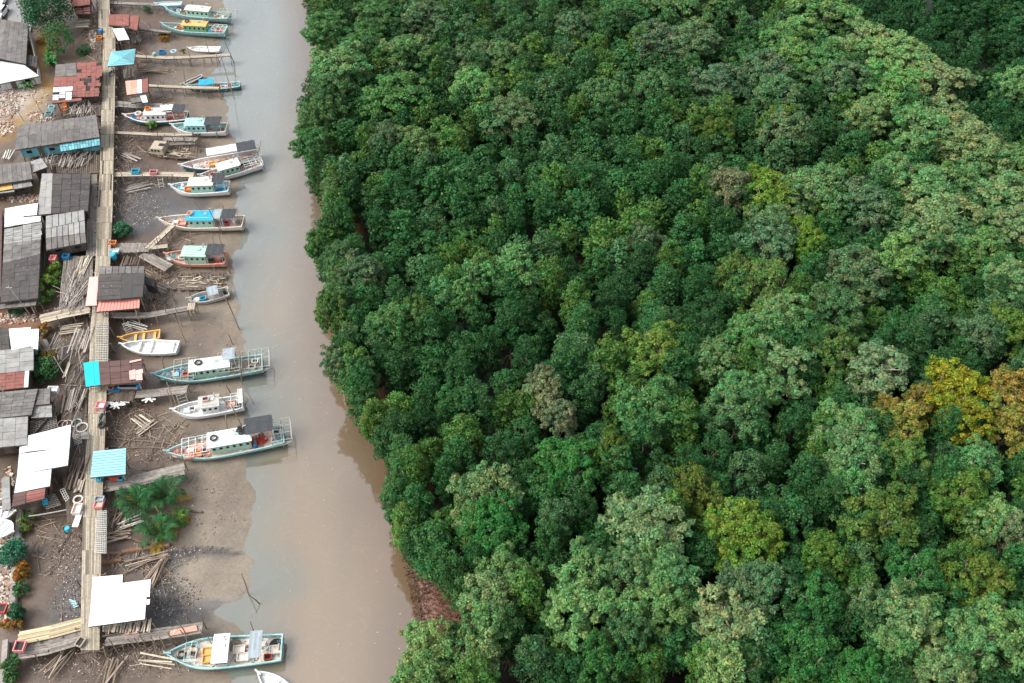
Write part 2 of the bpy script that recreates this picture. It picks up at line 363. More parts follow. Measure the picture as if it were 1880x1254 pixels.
sl_ = n.new('ShaderNodeMix'); sl_.data_type = 'RGBA'; sl_.blend_type = 'MULTIPLY'; sl_.inputs[0].default_value = 1; L.new(at.outputs['Color'], sl_.inputs[7]); L.new(mx.outputs[2], sl_.inputs[6])
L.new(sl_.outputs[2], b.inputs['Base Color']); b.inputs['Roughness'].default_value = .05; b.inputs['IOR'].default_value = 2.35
bp = n.new('ShaderNodeBump'); bp.inputs['Strength'].default_value = .05; bp.inputs['Distance'].default_value = .05
a3 = n.new('ShaderNodeTexNoise'); a3.inputs['Scale'].default_value = 1.6; a3.inputs['Detail'].default_value = 4; L.new(tc.outputs['Object'], a3.inputs['Vector'])
L.new(a3.outputs[0], bp.inputs['Height']); L.new(bp.outputs[0], b.inputs['Normal'])
wme.materials.append(wm); wob = bpy.data.objects.new('river_water', wme); COL.objects.link(wob); tag(wob, kind='structure')

# road in the corner
rd = [G(14, -60, 1.95), G(62, -60, 1.95), G(60, 30, 1.95), G(56, 58, 1.95), G(14, 44, 1.95)]
mb = MB(); mb.quad(rd); mb.quad([p - Vector((0, 0, .3)) for p in rd])
mb.v = [(x, y, z) for x, y, z in mb.v]
tag(mb.build('road', M['asphalt']), kind='structure')

# ------------------------------------------------------------------ trees
def leaves(C, Rr, per, size, rs, up=.35, flat=.85, speck=.012, speckc=(2.6, 1.5, .6), asp=1.5):
    """leaf clusters spread over the outer side of small lobes. C lobe centres, Rr radii"""
    n = len(C) * per
    c = np.repeat(C, per, 0); r = np.repeat(Rr, per)
    d = rs.normal(size=(n, 3)); d[:, 2] = np.abs(d[:, 2]) * 1.0 - .38 * np.abs(rs.normal(size=n)); d /= np.linalg.norm(d, axis=1)[:, None]
    p = c + d * (r * (rs.uniform(.55, 1.0, n) + .28 * rs.uniform(0, 1, n) ** 3))[:, None] * np.array([1, 1, flat])
    nn = d * .8 + rs.normal(size=(n, 3)) * .6 + np.array([0, 0, up]); nn /= np.linalg.norm(nn, axis=1)[:, None]
    tt = rs.normal(size=(n, 3)); tt -= nn * (tt * nn).sum(1)[:, None]; tt /= np.linalg.norm(tt, axis=1)[:, None]
    bb = np.cross(nn, tt); s = (size * rs.uniform(.6, 1.35, n))[:, None]
    tt = tt * s * asp * .5; bb = bb * s * .5
    v = np.stack([p - tt, p + bb * .9 - tt * .1, p + tt, p - bb * .9 + tt * .1], 1).reshape(-1, 3)
    f = np.arange(n * 4).reshape(n, 4)
    lt = np.repeat(rs.uniform(.86, 1.14, len(C)), per); yl = np.repeat(rs.uniform(.78, 1.42, len(C)), per)
    br = rs.uniform(.62, 1.38, n) * lt
    tint = np.stack([br * rs.uniform(.85, 1.2, n) * yl, br, br * rs.uniform(.8, 1.15, n)], 1)
    m_ = rs.uniform(size=n) < speck; tint[m_] = np.array(speckc) * rs.uniform(.7, 1.2, (m_.sum(), 1))
    return v, f, tint
def lobes_on(rs, n, rx, ry, h, z0, rl, lo=-.55, jit=.16, exp=1.0):
    C = []
    for i in range(n):
        zz = 1 - (1 - lo) * (i + .5) / n; a = i * 2.399963 + rs.uniform(-.35, .35)
        q = math.sqrt(max(0, 1 - zz * zz)) ** exp
        C.append((rx * q * math.cos(a) * (1 + rs.uniform(-jit, jit)), ry * q * math.sin(a) * (1 + rs.uniform(-jit, jit)), z0 + h * zz + rs.uniform(-.25, .25)))
    return np.array(C), rs.uniform(rl[0], rl[1], n)
def tube_np(mb_, p0, p1, r0, r1): mb_.tube(p0, p1, r0, r1, 5, RND.uniform(.85, 1.15), False)
TRUNK = {}
def make_trunk(key, top, reach, rs, pale=False, nl=5, r=.16):
    m_ = MB(); p = Vector((0, 0, -.4)); pts = [p]
    nseg = 4
    for i in range(nseg): pts.append(Vector((rs.uniform(-.25, .25) * (i + 1) / 2, rs.uniform(-.25, .25) * (i + 1) / 2, top * .75 * (i + 1) / nseg)))
    m_.path(pts, r, r * .55, 6)
    for i in range(nl):
        a = i * 2.4 + rs.uniform(-.4, .4); s = pts[2 + i % 3]
        e = Vector((reach * math.cos(a) * rs.uniform(.6, .95), reach * math.sin(a) * rs.uniform(.6, .95), top * rs.uniform(.72, .9)))
        mid = (s + e) / 2 + Vector((rs.uniform(-.3, .3), rs.uniform(-.3, .3), -.35)); m_.path([s, mid, e], r * .5, r * .18, 5)
        for j in range(3):
            e2 = mid + (e - mid) * rs.uniform(.2, 1) + Vector((rs.uniform(-.9, .9), rs.uniform(-.9, .9), rs.uniform(.0, .5))) * reach * .25
            m_.tube(mid.lerp(e, .4), e2, r * .22, r * .07, 4, 1, False)
    if not pale:
        for i in range(6):   # stilt roots
            a = i * 1.05 + rs.uniform(-.2, .2); m_.path([Vector((0, 0, 1.5)), Vector((.5 * math.cos(a), .5 * math.sin(a), 1.2)), Vector((1.0 * math.cos(a), 1.0 * math.sin(a), -.3))], .05, .04, 4)
    o = m_.build('trunk', M['bark'] if pale else M['barkd']); return o
def make_crown(name, v, f, tint):
    me_ = np_mesh(name, v, f, tint); me_.materials.append(LEAF); o = bpy.data.objects.new(name, me_); COL.objects.link(o); return o

DARK = []      # prototypes (crown mesh, trunk mesh, radius)
for i in range(10):
    rs = np.random.RandomState(100 + i)
    rx = rs.uniform(1.6, 2.0); hh = rs.uniform(3.5, 4.8); top = 10.5
    parts = []
    for q in range(rs.randint(2, 5)):
        fr = 1.0 if q == 0 else rs.uniform(.45, .7); aa = rs.uniform(0, 6.28); off = 0 if q == 0 else rx * rs.uniform(.3, .6); tq = top - (0 if q == 0 else rs.uniform(.3, 3.0))
        Cq, Rq = lobes_on(rs, int(44 * fr), rx * fr * .92, rx * fr * rs.uniform(.7, 1.1), hh * fr, tq - hh * fr, (.30, .72), lo=-.9, exp=rs.uniform(.6, 1.1), jit=.32)
        Cq[:, 0] += off * math.cos(aa); Cq[:, 1] += off * math.sin(aa); parts.append((Cq, Rq))
    C = np.concatenate([p_[0] for p_ in parts]); Rl = np.concatenate([p_[1] for p_ in parts])
    v, f, tt = leaves(C, Rl, 78, .175, rs, speck=.012 + .014 * (i % 3), up=.45)
    DARK.append((v, f, tt, top, rx))
BROAD = []
for i in range(7):
    rs = np.random.RandomState(200 + i)
    top = 12.0; R_ = 3.0
    # several big boughs, each a cauliflower of small lobes
    Cs, Rs = [], []; nb = 13 if i < 5 else 12
    Bz, Br = lobes_on(rs, nb, R_ * .66, R_ * .66, 2.6, top - 3.9, (1.2, 1.75), lo=-.7, jit=.42, exp=.8); Bz[:, :2] *= rs.uniform(.75, 1.25, (1, 2))
    if i >= 5: Br *= .78
    Bz[0] = (rs.uniform(-.5, .5), rs.uniform(-.5, .5), top - 1.5)
    for c, r_ in zip(Bz, Br):
        k = 19
        dd = rs.normal(size=(k, 3)); dd[:, 2] = np.abs(dd[:, 2]) * .9 - .25; dd /= np.linalg.norm(dd, axis=1)[:, None]
        Cs.append(c + dd * r_ * np.array([1, 1, .8]) * rs.uniform(.6, 1.12, (k, 1))); Rs.append(rs.uniform(.24, .56, k) * (1 if i < 5 else .9))
    C = np.concatenate(Cs); Rl = np.concatenate(Rs)
    v, f, tt = leaves(C, Rl, 80 if i < 5 else 52, .18, rs, speck=.006, flat=.8, up=.5)
    BROAD.append((v, f, tt, top, R_))
DK = []; BRD = []
def proto(lst, out, cname, tp):
    for i, (v, f, tt, top, R_) in enumerate(lst):
        c = make_crown('crown', v, f, tt); t_ = make_trunk(i, top, R_ * .8, np.random.RandomState(i + 7), tp, 5 if not tp else 8, .13 if not tp else .2)
        out.append((c, t_, top, R_))
proto(DARK, DK, 'crown', False); proto(BROAD, BRD, 'crown', True)
used = set()
def plant(protos, i, x, y, s, sz, colr, name, rz=None):
    c, t_, top, R_ = protos[i]
    root = empty(name, (x, y, gh(x, y) - .05), RND.uniform(0, 6.28) if rz is None else rz); root.scale = (s, s, sz)
    key = (id(protos), i)
    if key in used: c2 = c.copy(); COL.objects.link(c2); t2 = t_.copy(); COL.objects.link(t2)
    else: used.add(key); c2, t2 = c, t_
    c2.name = 'crown'; t2.name = 'trunk'
    c2.parent = root; t2.parent = root; c2.color = (*colr, 1)
    return root

CE = [(-120, 552), (0, 556), (60, 572), (100, 590), (130, 566), (190, 538), (250, 545), (300, 556), (318, 590), (340, 580), (370, 590), (400, 592), (425, 568), (465, 568), (480, 590),
      (560, 592), (600, 608), (640, 612), (650, 590), (680, 592), (690, 626), (740, 640), (770, 662), (800, 688), (825, 712), (850, 716), (870, 700), (890, 690), (930, 700), (960, 718), (1000, 740),
      (985, 735), (1010, 775), (1030, 788), (1060, 810), (1080, 826), (1100, 838), (1150, 850), (1172, 822), (1200, 752), (1254, 745), (1400, 748)]
CEy = [a for a, b in CE]; CEx = [b for a, b in CE]
PAL = dict(P=(.112, .25, .085), M=(.098, .25, .09), G=(.09, .19, .082), T=(.145, .22, .105), O=(.08, .17, .042), Y=(.18, .24, .022), X=(.20, .21, .045),
           D=(.036, .15, .038), S=(.075, .16, .03), B=(.142, .27, .10), E=(.068, .185, .06), L=(.11, .215, .035))
HERO = '''630 135 45 P 3,605 175 30 E,595 210 30 E,746 105 35 P,732 188 48 E,677 76 28 E,600 60 36 E,775 40 35 G,700 35 35 E,880 115 28 G,920 115 30 G,870 172 38 P,942 220 38 G,765 268 30 P,1050 55 25 G,1088 180 26 G,1118 186 28 G,
1200 165 30 G,1200 80 35 G,1148 30 30 E,572 262 28 E,713 260 25 G,1255 25 50 E,1327 25 35 E,1272 85 38 G,1312 160 35 G,1431 75 28 P,1453 112 35 P,1406 140 40 G,1424 180 38 G,1507 33 50 P,1590 85 38 B,1645 120 50 B,1713 165 48 B,
1645 175 48 P,1598 215 32 B,1700 250 45 P,1764 265 50 B,1800 295 45 B,1515 130 40 E,1536 155 40 G,1641 320 30 B,1700 362 48 P,1587 388 42 G,1482 360 44 P,1525 340 30 P,1413 365 38 L,1395 335 24 L,1341 347 30 T,1440 225 24 L,1450 255 40 G,1320 245 22 S,
1850 380 55 B,1858 315 38 P,1764 343 35 P,1717 410 52 B,1417 420 38 G,1467 430 28 L,1858 163 30 P,1764 400 24 O,870 512 30 M,940 505 40 M,810 545 28 M,848 548 26 M,665 505 32 G,629 472 26 E,607 560 25 O,582 440 20 E,618 657 26 G,655 682 26 E,
766 580 28 O,723 595 35 E,1003 722 28 T,994 697 20 T,1027 765 26 T,1204 653 45 L,1193 760 50 E,1182 443 26 G,1218 592 18 G,1410 447 42 G,1478 447 30 L,1402 534 48 O,1345 505 28 O,1431 588 42 P,1464 602 30 P,1363 624 30 M,1312 668 35 M,1431 682 42 B,
1403 718 32 P,1352 725 35 M,1355 762 44 E,1533 574 40 E,1569 505 46 G,1641 480 42 P,1706 440 46 B,1797 465 35 P,1851 523 38 B,1858 430 42 B,1612 682 52 T 6,1750 725 46 Y 2,1768 776 40 Y,1652 782 44 X 5,1630 755 22 X,1688 736 22 X,1855 725 50 X 6,1858 783 42 X,
1554 790 46 M,1547 823 42 M,1793 617 28 G,1844 602 32 L,1525 646 38 O,890 912 48 P,905 968 46 D,922 1052 36 P,961 1060 26 P,905 1095 42 B,897 1147 42 P,1076 1049 40 P,1059 1119 52 B,1189 972 60 B,1196 1021 38 P,1153 1053 38 P,1227 1067 42 M,1206 1112 46 P,
792 1193 44 B,788 1238 44 P,876 1210 40 B 5,1153 1161 32 E,1563 849 46 M,1556 898 36 M,1356 975 50 L,1391 996 38 L,1401 1081 40 G,1352 1074 28 G,1345 1168 62 T 6,1328 1222 52 B 5,1650 1144 50 B,1594 1116 36 G,1647 1196 35 P,1675 1130 38 B,1615 954 50 S,
1790 850 32 M,1815 954 35 B,1861 975 32 T,1759 912 44 S,1647 849 40 O,1790 1067 50 S,1836 1172 54 P,1773 1182 44 P,1724 1238 42 B,1514 1031 38 S,1682 1060 40 D,1100 1230 40 D,1580 1240 40 D,1480 1200 44 D,1500 1110 40 D,1040 860 46 D,1120 830 30 S,1270 900 38 S'''
WORD = dict(P='light fresh green', M='mint green', G='grey green', T='pale grey tan', O='olive brown', Y='golden yellow green', X='muted ochre', D='mid green', S='yellow-speckled', B='pale bright green', E='soft mid green', L='yellowish green')
recs = []; taken = []
hs_ = [h.split() for h in HERO.replace('\n', '').split(',')]
for h in hs_:
    px, py, r, ty = float(h[0]), float(h[1]), float(h[2]), h[3]
    zc = 9.0; p = G(px, py, zc); R_ = r / SCL(py, zc)
    i = int(h[4]) if len(h) > 4 else RND.choice([0, 1, 2, 3, 4])
    s = R_ / 2.95 * 1.16; sz = min(1.12, .86 + .14 * s)
    c = tuple(a * rj(.9, 1.1) for a in PAL[ty])
    if ty == 'Y' : i = RND.choice([1, 2])
    o = plant(BRD, i, p.x, p.y, s, sz, c, 'broad_crowned_tree' if ty not in 'DS' else 'mangrove_tree')
    recs.append((px, py, ty, r, o)); taken.append((p.x, p.y, R_))
# each broad crowned tree gets a label from its look and where in the forest it stands
cells = {}
def cell(px, py):
    cx = 0 if px < 820 else 1 if px < 1150 else 2 if px < 1500 else 3
    cy = 0 if py < 240 else 1 if py < 520 else 2 if py < 880 else 3
    return ['top', 'upper', 'lower', 'bottom'][cy] + ' ' + ['riverside', 'left middle', 'right middle', 'far right'][cx] + ' forest'
for rec in recs: cells.setdefault((cell(rec[0], rec[1]), rec[2]), []).append(rec)
ORD = ['leftmost', 'second from left', 'third from left', 'fourth from left', 'fifth from left', 'sixth from left', 'seventh from left', 'eighth from left', 'ninth from left', 'tenth from left']
for (cl, ty), lst in cells.items():
    lst.sort(key=lambda q: q[0])
    for i, (px, py, ty, r, o) in enumerate(lst):
        size = 'large' if r > 44 else 'small' if r < 30 else 'medium'
        lab = f'{size} {WORD[ty]} tree, ' + ('only one' if len(lst) == 1 else ORD[i]) + f' so coloured in {cl}'
        tag(o, lab, 'tree', 'broad crowned trees standing among the mangroves')

# riverside row
def edge_x(py): return float(np.interp(py, CEy, CEx))
edge = []
py = -30.0
while py < 1300:
    r = RND.uniform(17, 23) * (SCL(py, 8) / 13.0) * 1.0; px = edge_x(py) + r * 1.22
    p = G(px, py, 8.2)
    if not any((p.x - a) ** 2 + (p.y - b_) ** 2 < (rr * .75) ** 2 for a, b_, rr in taken):
        edge.append((p.x, p.y, px, py, r / SCL(py, 8)))
        taken.append((p.x, p.y, 1.5))
    py += r * 1.25
ordn = lambda k: str(k) + ('th' if 10 <= k % 100 <= 20 else {1: 'st', 2: 'nd', 3: 'rd'}.get(k % 10, 'th'))
def darkcol(px, py):
    a = RND.random(); g = max(0, min(1, (350 - py) / 500))
    base = np.array([.031, .118, .036]) * rj(.65, 1.25)
    if a < .2: base = np.array([.062, .165, .036]) * rj(.85, 1.1)
    elif a < .34: base = np.array([.055, .15, .058]) * rj(.85, 1.15)
    base = base + g * np.array([.018, .018, .012])
    if px > 1560 and py < 260 and py < 40 + (px - 1500) * .75: base = np.array([.026, .10, .033]) * rj(.7, 1.3)
    return tuple(base)
for i, (x, y, px, py, R_) in enumerate(edge):
    c = np.array(darkcol(px, py)) * np.array([1.35, 1.12, 1.1])
    k = RND.randrange(len(DK)); s = R_ / 2.0
    o = plant(DK, k, x, y, s * rj(1.0, 1.15), rj(.82, 1.0), tuple(c), 'mangrove_tree')
    tag(o, f'green mangrove tree leaning over the water, {ordn(i + 1)} from the top along the river', 'tree', 'mangroves along the river edge')
# the dense mangrove canopy
cand = []
gridc = {}
def near(x, y, d):
    i0, j0 = int(x // 5), int(y // 5)
    for i in (i0 - 1, i0, i0 + 1):
        for j in (j0 - 1, j0, j0 + 1):
            for a, b_ in gridc.get((i, j), ()):
                if (a - x) ** 2 + (b_ - y) ** 2 < d * d: return True
    return False
T = np.array(taken)
tries = 0
while tries < 34000:
    tries += 1
    x = rj(-50, 125); y = rj(36, 215)
    px, py = PX(x, y, 8.2)
    if py < -70 or py > 1400 or px > 2010: continue
    s = SCL(py, 8.2)
    if px < edge_x(py) + 2.0 * s * .95: continue
    if ((px - 1800) / 62) ** 2 + ((py - 50) / 24) ** 2 < 1: continue
    if near(x, y, rj(2.75, 3.75)): continue
    dd = (T[:, 0] - x) ** 2 + (T[:, 1] - y) ** 2
    if np.any(dd < (T[:, 2] * .5 + .5) ** 2): continue
    gridc.setdefault((int(x // 5), int(y // 5)), []).append((x, y)); cand.append((x, y, px, py))
inview = sorted(cand, key=lambda q: q[1] if (0 <= q[2] <= 1900 and 0 <= q[3] <= 1270) else q[1] + 1000)
near300 = inview[:255 - max(0, len(edge) - 45)]
rest = inview[len(near300):]
for x, y, px, py in near300:
    c = darkcol(px, py); k = RND.randrange(len(DK)); yel = c[0] > .045
    o = plant(DK, k, x, y, rj(.75, 1.3), rj(.76, 1.12), c, 'mangrove_tree')
    if yel: tag(o, 'yellowish or greyish green mangrove tree packed inside the forest canopy', 'tree', 'lighter mangroves packed inside the forest')
    else: tag(o, 'dark green mangrove tree packed inside the forest canopy', 'tree', 'dark mangroves packed inside the forest')
# further ones: one mass
VV, FF_, TT = [], [], []; off = 0
for x, y, px, py in rest:
    k = RND.randrange(len(DK)); v, f, tt, top, R_ = DARK[k]; a = rj(0, 6.28); s = rj(.75, 1.3); sz = rj(.76, 1.12)
    sel = NR.permutation(len(f))[:int(len(f) * .55)]; fv = v.reshape(-1, 4, 3)[sel].copy()
    ctr = fv.mean(1, keepdims=True); fv = ctr + (fv - ctr) * 1.32
    ca, sa = math.cos(a), math.sin(a)
    X = (fv[..., 0] * ca - fv[..., 1] * sa) * s + x; Y = (fv[..., 0] * sa + fv[..., 1] * ca) * s + y; Z = fv[..., 2] * sz + gh(x, y)
    VV.append(np.stack([X, Y, Z], -1).reshape(-1, 3)); TT.append(tt[sel] * np.array(darkcol(px, py)))
fv = np.concatenate(VV); nf = len(fv) // 4
me_ = np_mesh('distant_mangrove_canopy', fv, np.arange(nf * 4).reshape(nf, 4), np.concatenate(TT)); me_.materials.append(LEAF)
o = bpy.data.objects.new('distant_mangrove_canopy', me_); COL.objects.link(o)
tag(o, 'further mangrove canopy filling the upper half of the forest', 'forest', kind='stuff')
print('TREES heroes', len(recs), 'edge', len(edge), 'dark', len(cand), 'stuff', len(rest), 'faces', nf)
# air roots on the far bank
mb = MB()
def roots(px0, py0, px1, py1, n, r=.02):
    for _ in range(n):
        px = rj(px0, px1); py = rj(py0, py1); p = GG(px, py)
        if p.x < XR(p.y) - .6 or p.x > XR(p.y) + 5: continue
        mb.beam(p - Vector((0, 0, .2)), p + Vector((rj(-.12, .12), rj(-.12, .12), rj(.2, .5))), .05, .05, rj(.6, 1.6))
roots(735, 985, 850, 1180, 2600); roots(690, 830, 760, 900, 300); roots(640, 760, 720, 860, 250); roots(555, 0, 600, 80, 350)
tag(mb.build('mangrove_air_roots', mat('root_brown', (.20, .11, .08), .85, (.1, .06, .05), 3)), 'thin upright air roots sticking out of the red brown mud bank', 'roots', kind='stuff')

# ------------------------------------------------------------------ boats
BOATS = {}
def smooth01(a): a = max(0, min(1, a)); return a * a * (3 - 2 * a)
def boat(key, name, label, bow, stern, beam, hull='white', inner='cream', deck='pinkdeck', rail='white', zb=None, hd=1.25, cat='fishing boat', group=None,
         cabin=None, canopies=(), frames=(), masts=(), open_=False, floor=None, benches=(), fore=.42, sternw=.82, sheer=.75, stripe=None):
    if zb is None or zb < 1.5 and key != 'b22':
        zb = .3
        for _ in range(4):
            q0 = G(bow[0], bow[1], zb + hd + sheer * .9); q1 = G(stern[0], stern[1], zb + hd); cc = (q0 + q1) / 2
            zb = max(-.12, gh(cc.x, cc.y) - (.08 if hd < .8 else .22))
            if hd >= .8: zb = max(zb, gh(q0.x * .8 + q1.x * .2, q0.y * .8 + q1.y * .2) - .75)
    B0 = G(bow[0], bow[1], zb + hd + sheer * .9); S0 = G(stern[0], stern[1], zb + hd)
    B0.z = S0.z = 0; d = S0 - B0; Lh = d.length; ang = math.atan2(d.y, d.x); c = (B0 + S0) / 2
    root = empty(name, (c.x, c.y, zb), ang); tag(root, label, cat, group)
    NS = 22
    def hb(t): return beam / 2 * ((1 - (1 - min(1, t / fore)) ** 2.1) if t < fore else 1 - (1 - sternw) * ((t - fore) / (1 - fore)) ** 1.6) + .02
    def zs(t): return hd + sheer * (max(0, 1 - t / .5)) ** 2 + .12 * max(0, (t - .7) / .3) ** 2
    X = lambda t: -Lh / 2 + Lh * t
    h = MB(); ring = []
    for i in range(NS + 1):
        t = i / NS; b_ = hb(t); z = zs(t); rk = .9 * max(0, 1 - t / .2)   # raked stem
        pts = [(X(t) + 0, b_, z), (X(t) + rk * .35, b_ * .93, z * .62), (X(t) + rk * .8, b_ * .7, z * .26), (X(t) + rk * 1.1, b_ * .12, 0.0)]
        ring.append([(x, -y, zz) for x, y, zz in pts] + [(x, y, zz) for x, y, zz in reversed(pts)])
    for i in range(NS):
        for j in range(7):
            tt = (stripe if (stripe and j in (0, 6)) else 1.0)
            h.quad([ring[i][j], ring[i][j + 1], ring[i + 1][j + 1], ring[i + 1][j]][::-1], 1.0)
    h.quad(ring[-1], 1.0)
    h.build('hull', M[hull], root)
    g = MB(); inn = MB(); wd = .13
    dz = .42 if not open_ else hd - .28
    def ip(t, s, z): return (X(t), s * max(.01, hb(t) - wd), z)
    for s in (-1, 1):
        for i in range(NS):
            t0, t1 = i / NS, (i + 1) / NS
            o0 = (X(t0), s * (hb(t0) + .03), zs(t0)); o1 = (X(t1), s * (hb(t1) + .03), zs(t1))
            i0 = ip(t0, s, zs(t0)); i1 = ip(t1, s, zs(t1)); up = Vector((0, 0, .07)); dn = Vector((0, 0, -.06))
            g.hexa([Vector(q) + dn for q in (o0, o1, i1, i0)], [Vector(q) + up for q in (o0, o1, i1, i0)], RND.uniform(.93, 1.05))
            inn.quad([ip(t0, s, zs(t0) - .02), ip(t1, s, zs(t1) - .02), ip(t1, s, zs(t1) - dz - .05), ip(t0, s, zs(t0) - dz - .05)])
            if i % 2 == 0: inn.beam(ip(t0, s * .985, zs(t0) - .02), ip(t0, s * .985, zs(t0) - dz), .06, .06, .8)
    g.beam((X(1) - .05, -hb(1), zs(1) + .03), (X(1) - .05, hb(1), zs(1) + .03), .14, .1)
    g.beam((X(0) - .25, 0, zs(0) + .18), (X(0) + .5, 0, zs(0) - .02), .16, .16)
    g.build('gunwale', M[rail], root); inn.build('bulwark', M[inner], root)
    dk = MB(); npl = 9
    def dz_(t): return zs(max(t, .06)) - dz
    for i in range(NS):
        t0, t1 = i / NS, (i + 1) / NS
        for j in range(npl):
            a, b_ = -1 + 2 * j / npl, -1 + 2 * (j + 1) / npl
            random_t = RND.uniform(.78, 1.12)
            w0, w1 = hb(t0) - wd, hb(t1) - wd
            dk.quad([(X(t0), a * w0, dz_(t0)), (X(t1), a * w1, dz_(t1)), (X(t1), b_ * w1 - .012, dz_(t1)), (X(t0), b_ * w0 - .012, dz_(t0))], random_t)
    dk.build('deck', M[deck], root)
    for q in benches:
        bb = MB(); t = q; bb.box((X(t), 0, zs(t) - .16), (.34, 2 * (hb(t) - wd) + .04, .06)); bb.build('thwart', M[rail], root)
    D0 = lambda t: zs(t) - dz
    if cabin:
        x0, x1, wf, ch, wm_, rm_ = cabin[:6]; oy = cabin[6] if len(cabin) > 6 else 0
        ov = .22; cl = (x1 - x0) * Lh; cx = X((x0 + x1) / 2); wdt = beam * wf; z0 = D0(x1) - .1
        cb = MB(); cb.box((cx, oy, z0 + ch / 2 + .05), (cl, wdt, ch + .1), 0, 1, top=.97)
        co = cb.build('cabin', M[wm_], root)
        nwn = max(3, int(cl / .75))
        for k in range(nwn):
            xx = cx - cl / 2 + cl * (k + .5) / nwn; wb = MB(); wb.box((xx, oy - wdt * .487, z0 + ch * .66), (.34, .06, .36)); wb.build('window', M['glass'], co)
            if k % 2: wb = MB(); wb.box((xx, oy + wdt * .487, z0 + ch * .66), (.34, .06, .36)); wb.build('window', M['glass'], co)
        wb = MB(); wb.box((cx - cl * .486, oy, z0 + ch * .68), (.07, wdt * .7, .34)); wb.build('windscreen', M['glass'], co)
        rf = MB(); zr = z0 + ch + .1; nseg = 6
        for k in range(nseg):
            a, b_ = -1 + 2 * k / nseg, -1 + 2 * (k + 1) / nseg; W = wdt / 2 + ov
            za, zb_ = zr + .12 * (1 - a * a), zr + .12 * (1 - b_ * b_); xa, xb = cx - cl / 2 - ov * 1.3, cx + cl / 2 + ov
            rf.hexa([(xa, oy + a * W, za), (xb, oy + a * W, za), (xb, oy + b_ * W, zb_), (xa, oy + b_ * W, zb_)],
                    [(xa, oy + a * W, za + .06), (xb, oy + a * W, za + .06), (xb, oy + b_ * W, zb_ + .06), (xa, oy + b_ * W, zb_ + .06)], rj(.95, 1.03))
        ro = rf.build('cabin_roof', M[rm_], co)
        ht = MB(); ht.box((cx + cl * .18, oy + .15, zr + .22), (.5, .4, .14), tint=.8); ht.build('hatch', M[wm_], co)
        ex = MB(); ex.tube((cx + cl * .36, oy + wdt * .3, zr), (cx + cl * .36, oy + wdt * .3, zr + .9), .06); ex.tube((cx + cl * .36, oy + wdt * .3, zr + .85), (cx + cl * .46, oy + wdt * .3, zr + 1.0), .07)
        ex.build('exhaust_pipe', M['metal'], co)
        hr = MB()
        for s in (-1, 1):
            hr.beam((cx - cl * .4, oy + s * wdt * .42, zr + .3), (cx + cl * .4, oy + s * wdt * .42, zr + .3), .035, .035)
            for k in range(4): xx = cx - cl * .4 + cl * .8 * k / 3; hr.beam((xx, oy + s * wdt * .42, zr + .02), (xx, oy + s * wdt * .42, zr + .3), .03, .03)
        hr.beam((cx - cl * .4, oy - wdt * .42, zr + .3), (cx - cl * .4, oy + wdt * .42, zr + .3), .035, .035); hr.build('roof_rail', M['white'], co)
    for cn in canopies:
        x0, x1, wf, zz, mt = cn[:5]; oy = cn[5] if len(cn) > 5 else 0
        W = beam * wf / 2; z = D0((x0 + x1) / 2) + zz; cp = MB(); nx = 5; xa, xb = X(x0), X(x1)
        gr = [[(xa + (xb - xa) * i / nx, oy + W * (-1 + .5 * j), z + .10 * (1 - (j - 2) ** 2 / 4) - .05 * (i % 2) + rj(-.02, .02)) for j in range(5)] for i in range(nx + 1)]
        for i in range(nx):
            for j in range(4):
                a, b_, c_, d_ = gr[i][j], gr[i + 1][j], gr[i + 1][j + 1], gr[i][j + 1]; dn = Vector((0, 0, -.035))
                cp.hexa([Vector(q) + dn for q in (a, b_, c_, d_)], [a, b_, c_, d_], rj(.92, 1.06) * (.86 if i % 2 else 1))
        co = cp.build('canopy', M[mt], root)
        for a in (xa + .1, xb - .1):
            for s in (-1, 1):
                pp = MB(); pp.tube((a, oy + s * (W - .08), D0(x0) - .05), (a, oy + s * (W - .08), z - .02), .035); pp.build('post', M['white'], co)
        bm_ = MB()
        for a in (xa + .1, (xa + xb) / 2, xb - .1): bm_.beam((a, oy - W, z - .09), (a, oy + W, z - .09), .05, .05)
        bm_.build('frame', M['white'], co)
    for fr in frames:
        x0, x1, wf, zz, mt = fr[:5]; W = beam * wf / 2; z = D0(min(x1, 1)) + zz; fm = MB(); xa, xb = X(x0), X(x1); nk = max(2, int((xb - xa) / .8)); lv = fr[5] if len(fr) > 5 else 3
        for k in range(nk + 1):
            xx = xa + (xb - xa) * k / nk; fm.beam((xx, -W, z), (xx, W, z), .05, .05)
            for s in (-1, 1): fm.beam((xx, s * W, min(D0(min(1, x0)), z - .2) if xx <= X(1) else z - .7), (xx, s * W, z), .055, .055)
        for s in np.linspace(-1, 1, lv): fm.beam((xa, s * W, z + .03), (xb, s * W, z + .03), .05, .05)
        for s in (-1, 1): fm.beam((xa, s * W, z - .5), (xb, s * W, z - .5), .045, .045)
        if xb > X(1):
            fm.beam((xb, -W, z - .5), (xb, W, z - .5), .05, .05)
            for s in (-1, 1): fm.beam((X(1) - .1, s * W * .9, zs(1) - .3), (xb, s * W, z - .5), .06, .06)
        fm.build('rack_frame', M[mt], root)
    for (t, s, hgt, lean) in masts:
        mm = MB(); mm.tube((X(t), s * beam * .4, D0(t)), (X(t) + lean, s * beam * .4, D0(t) + hgt), .05, .03); mm.build('mast', M['pole'], root)
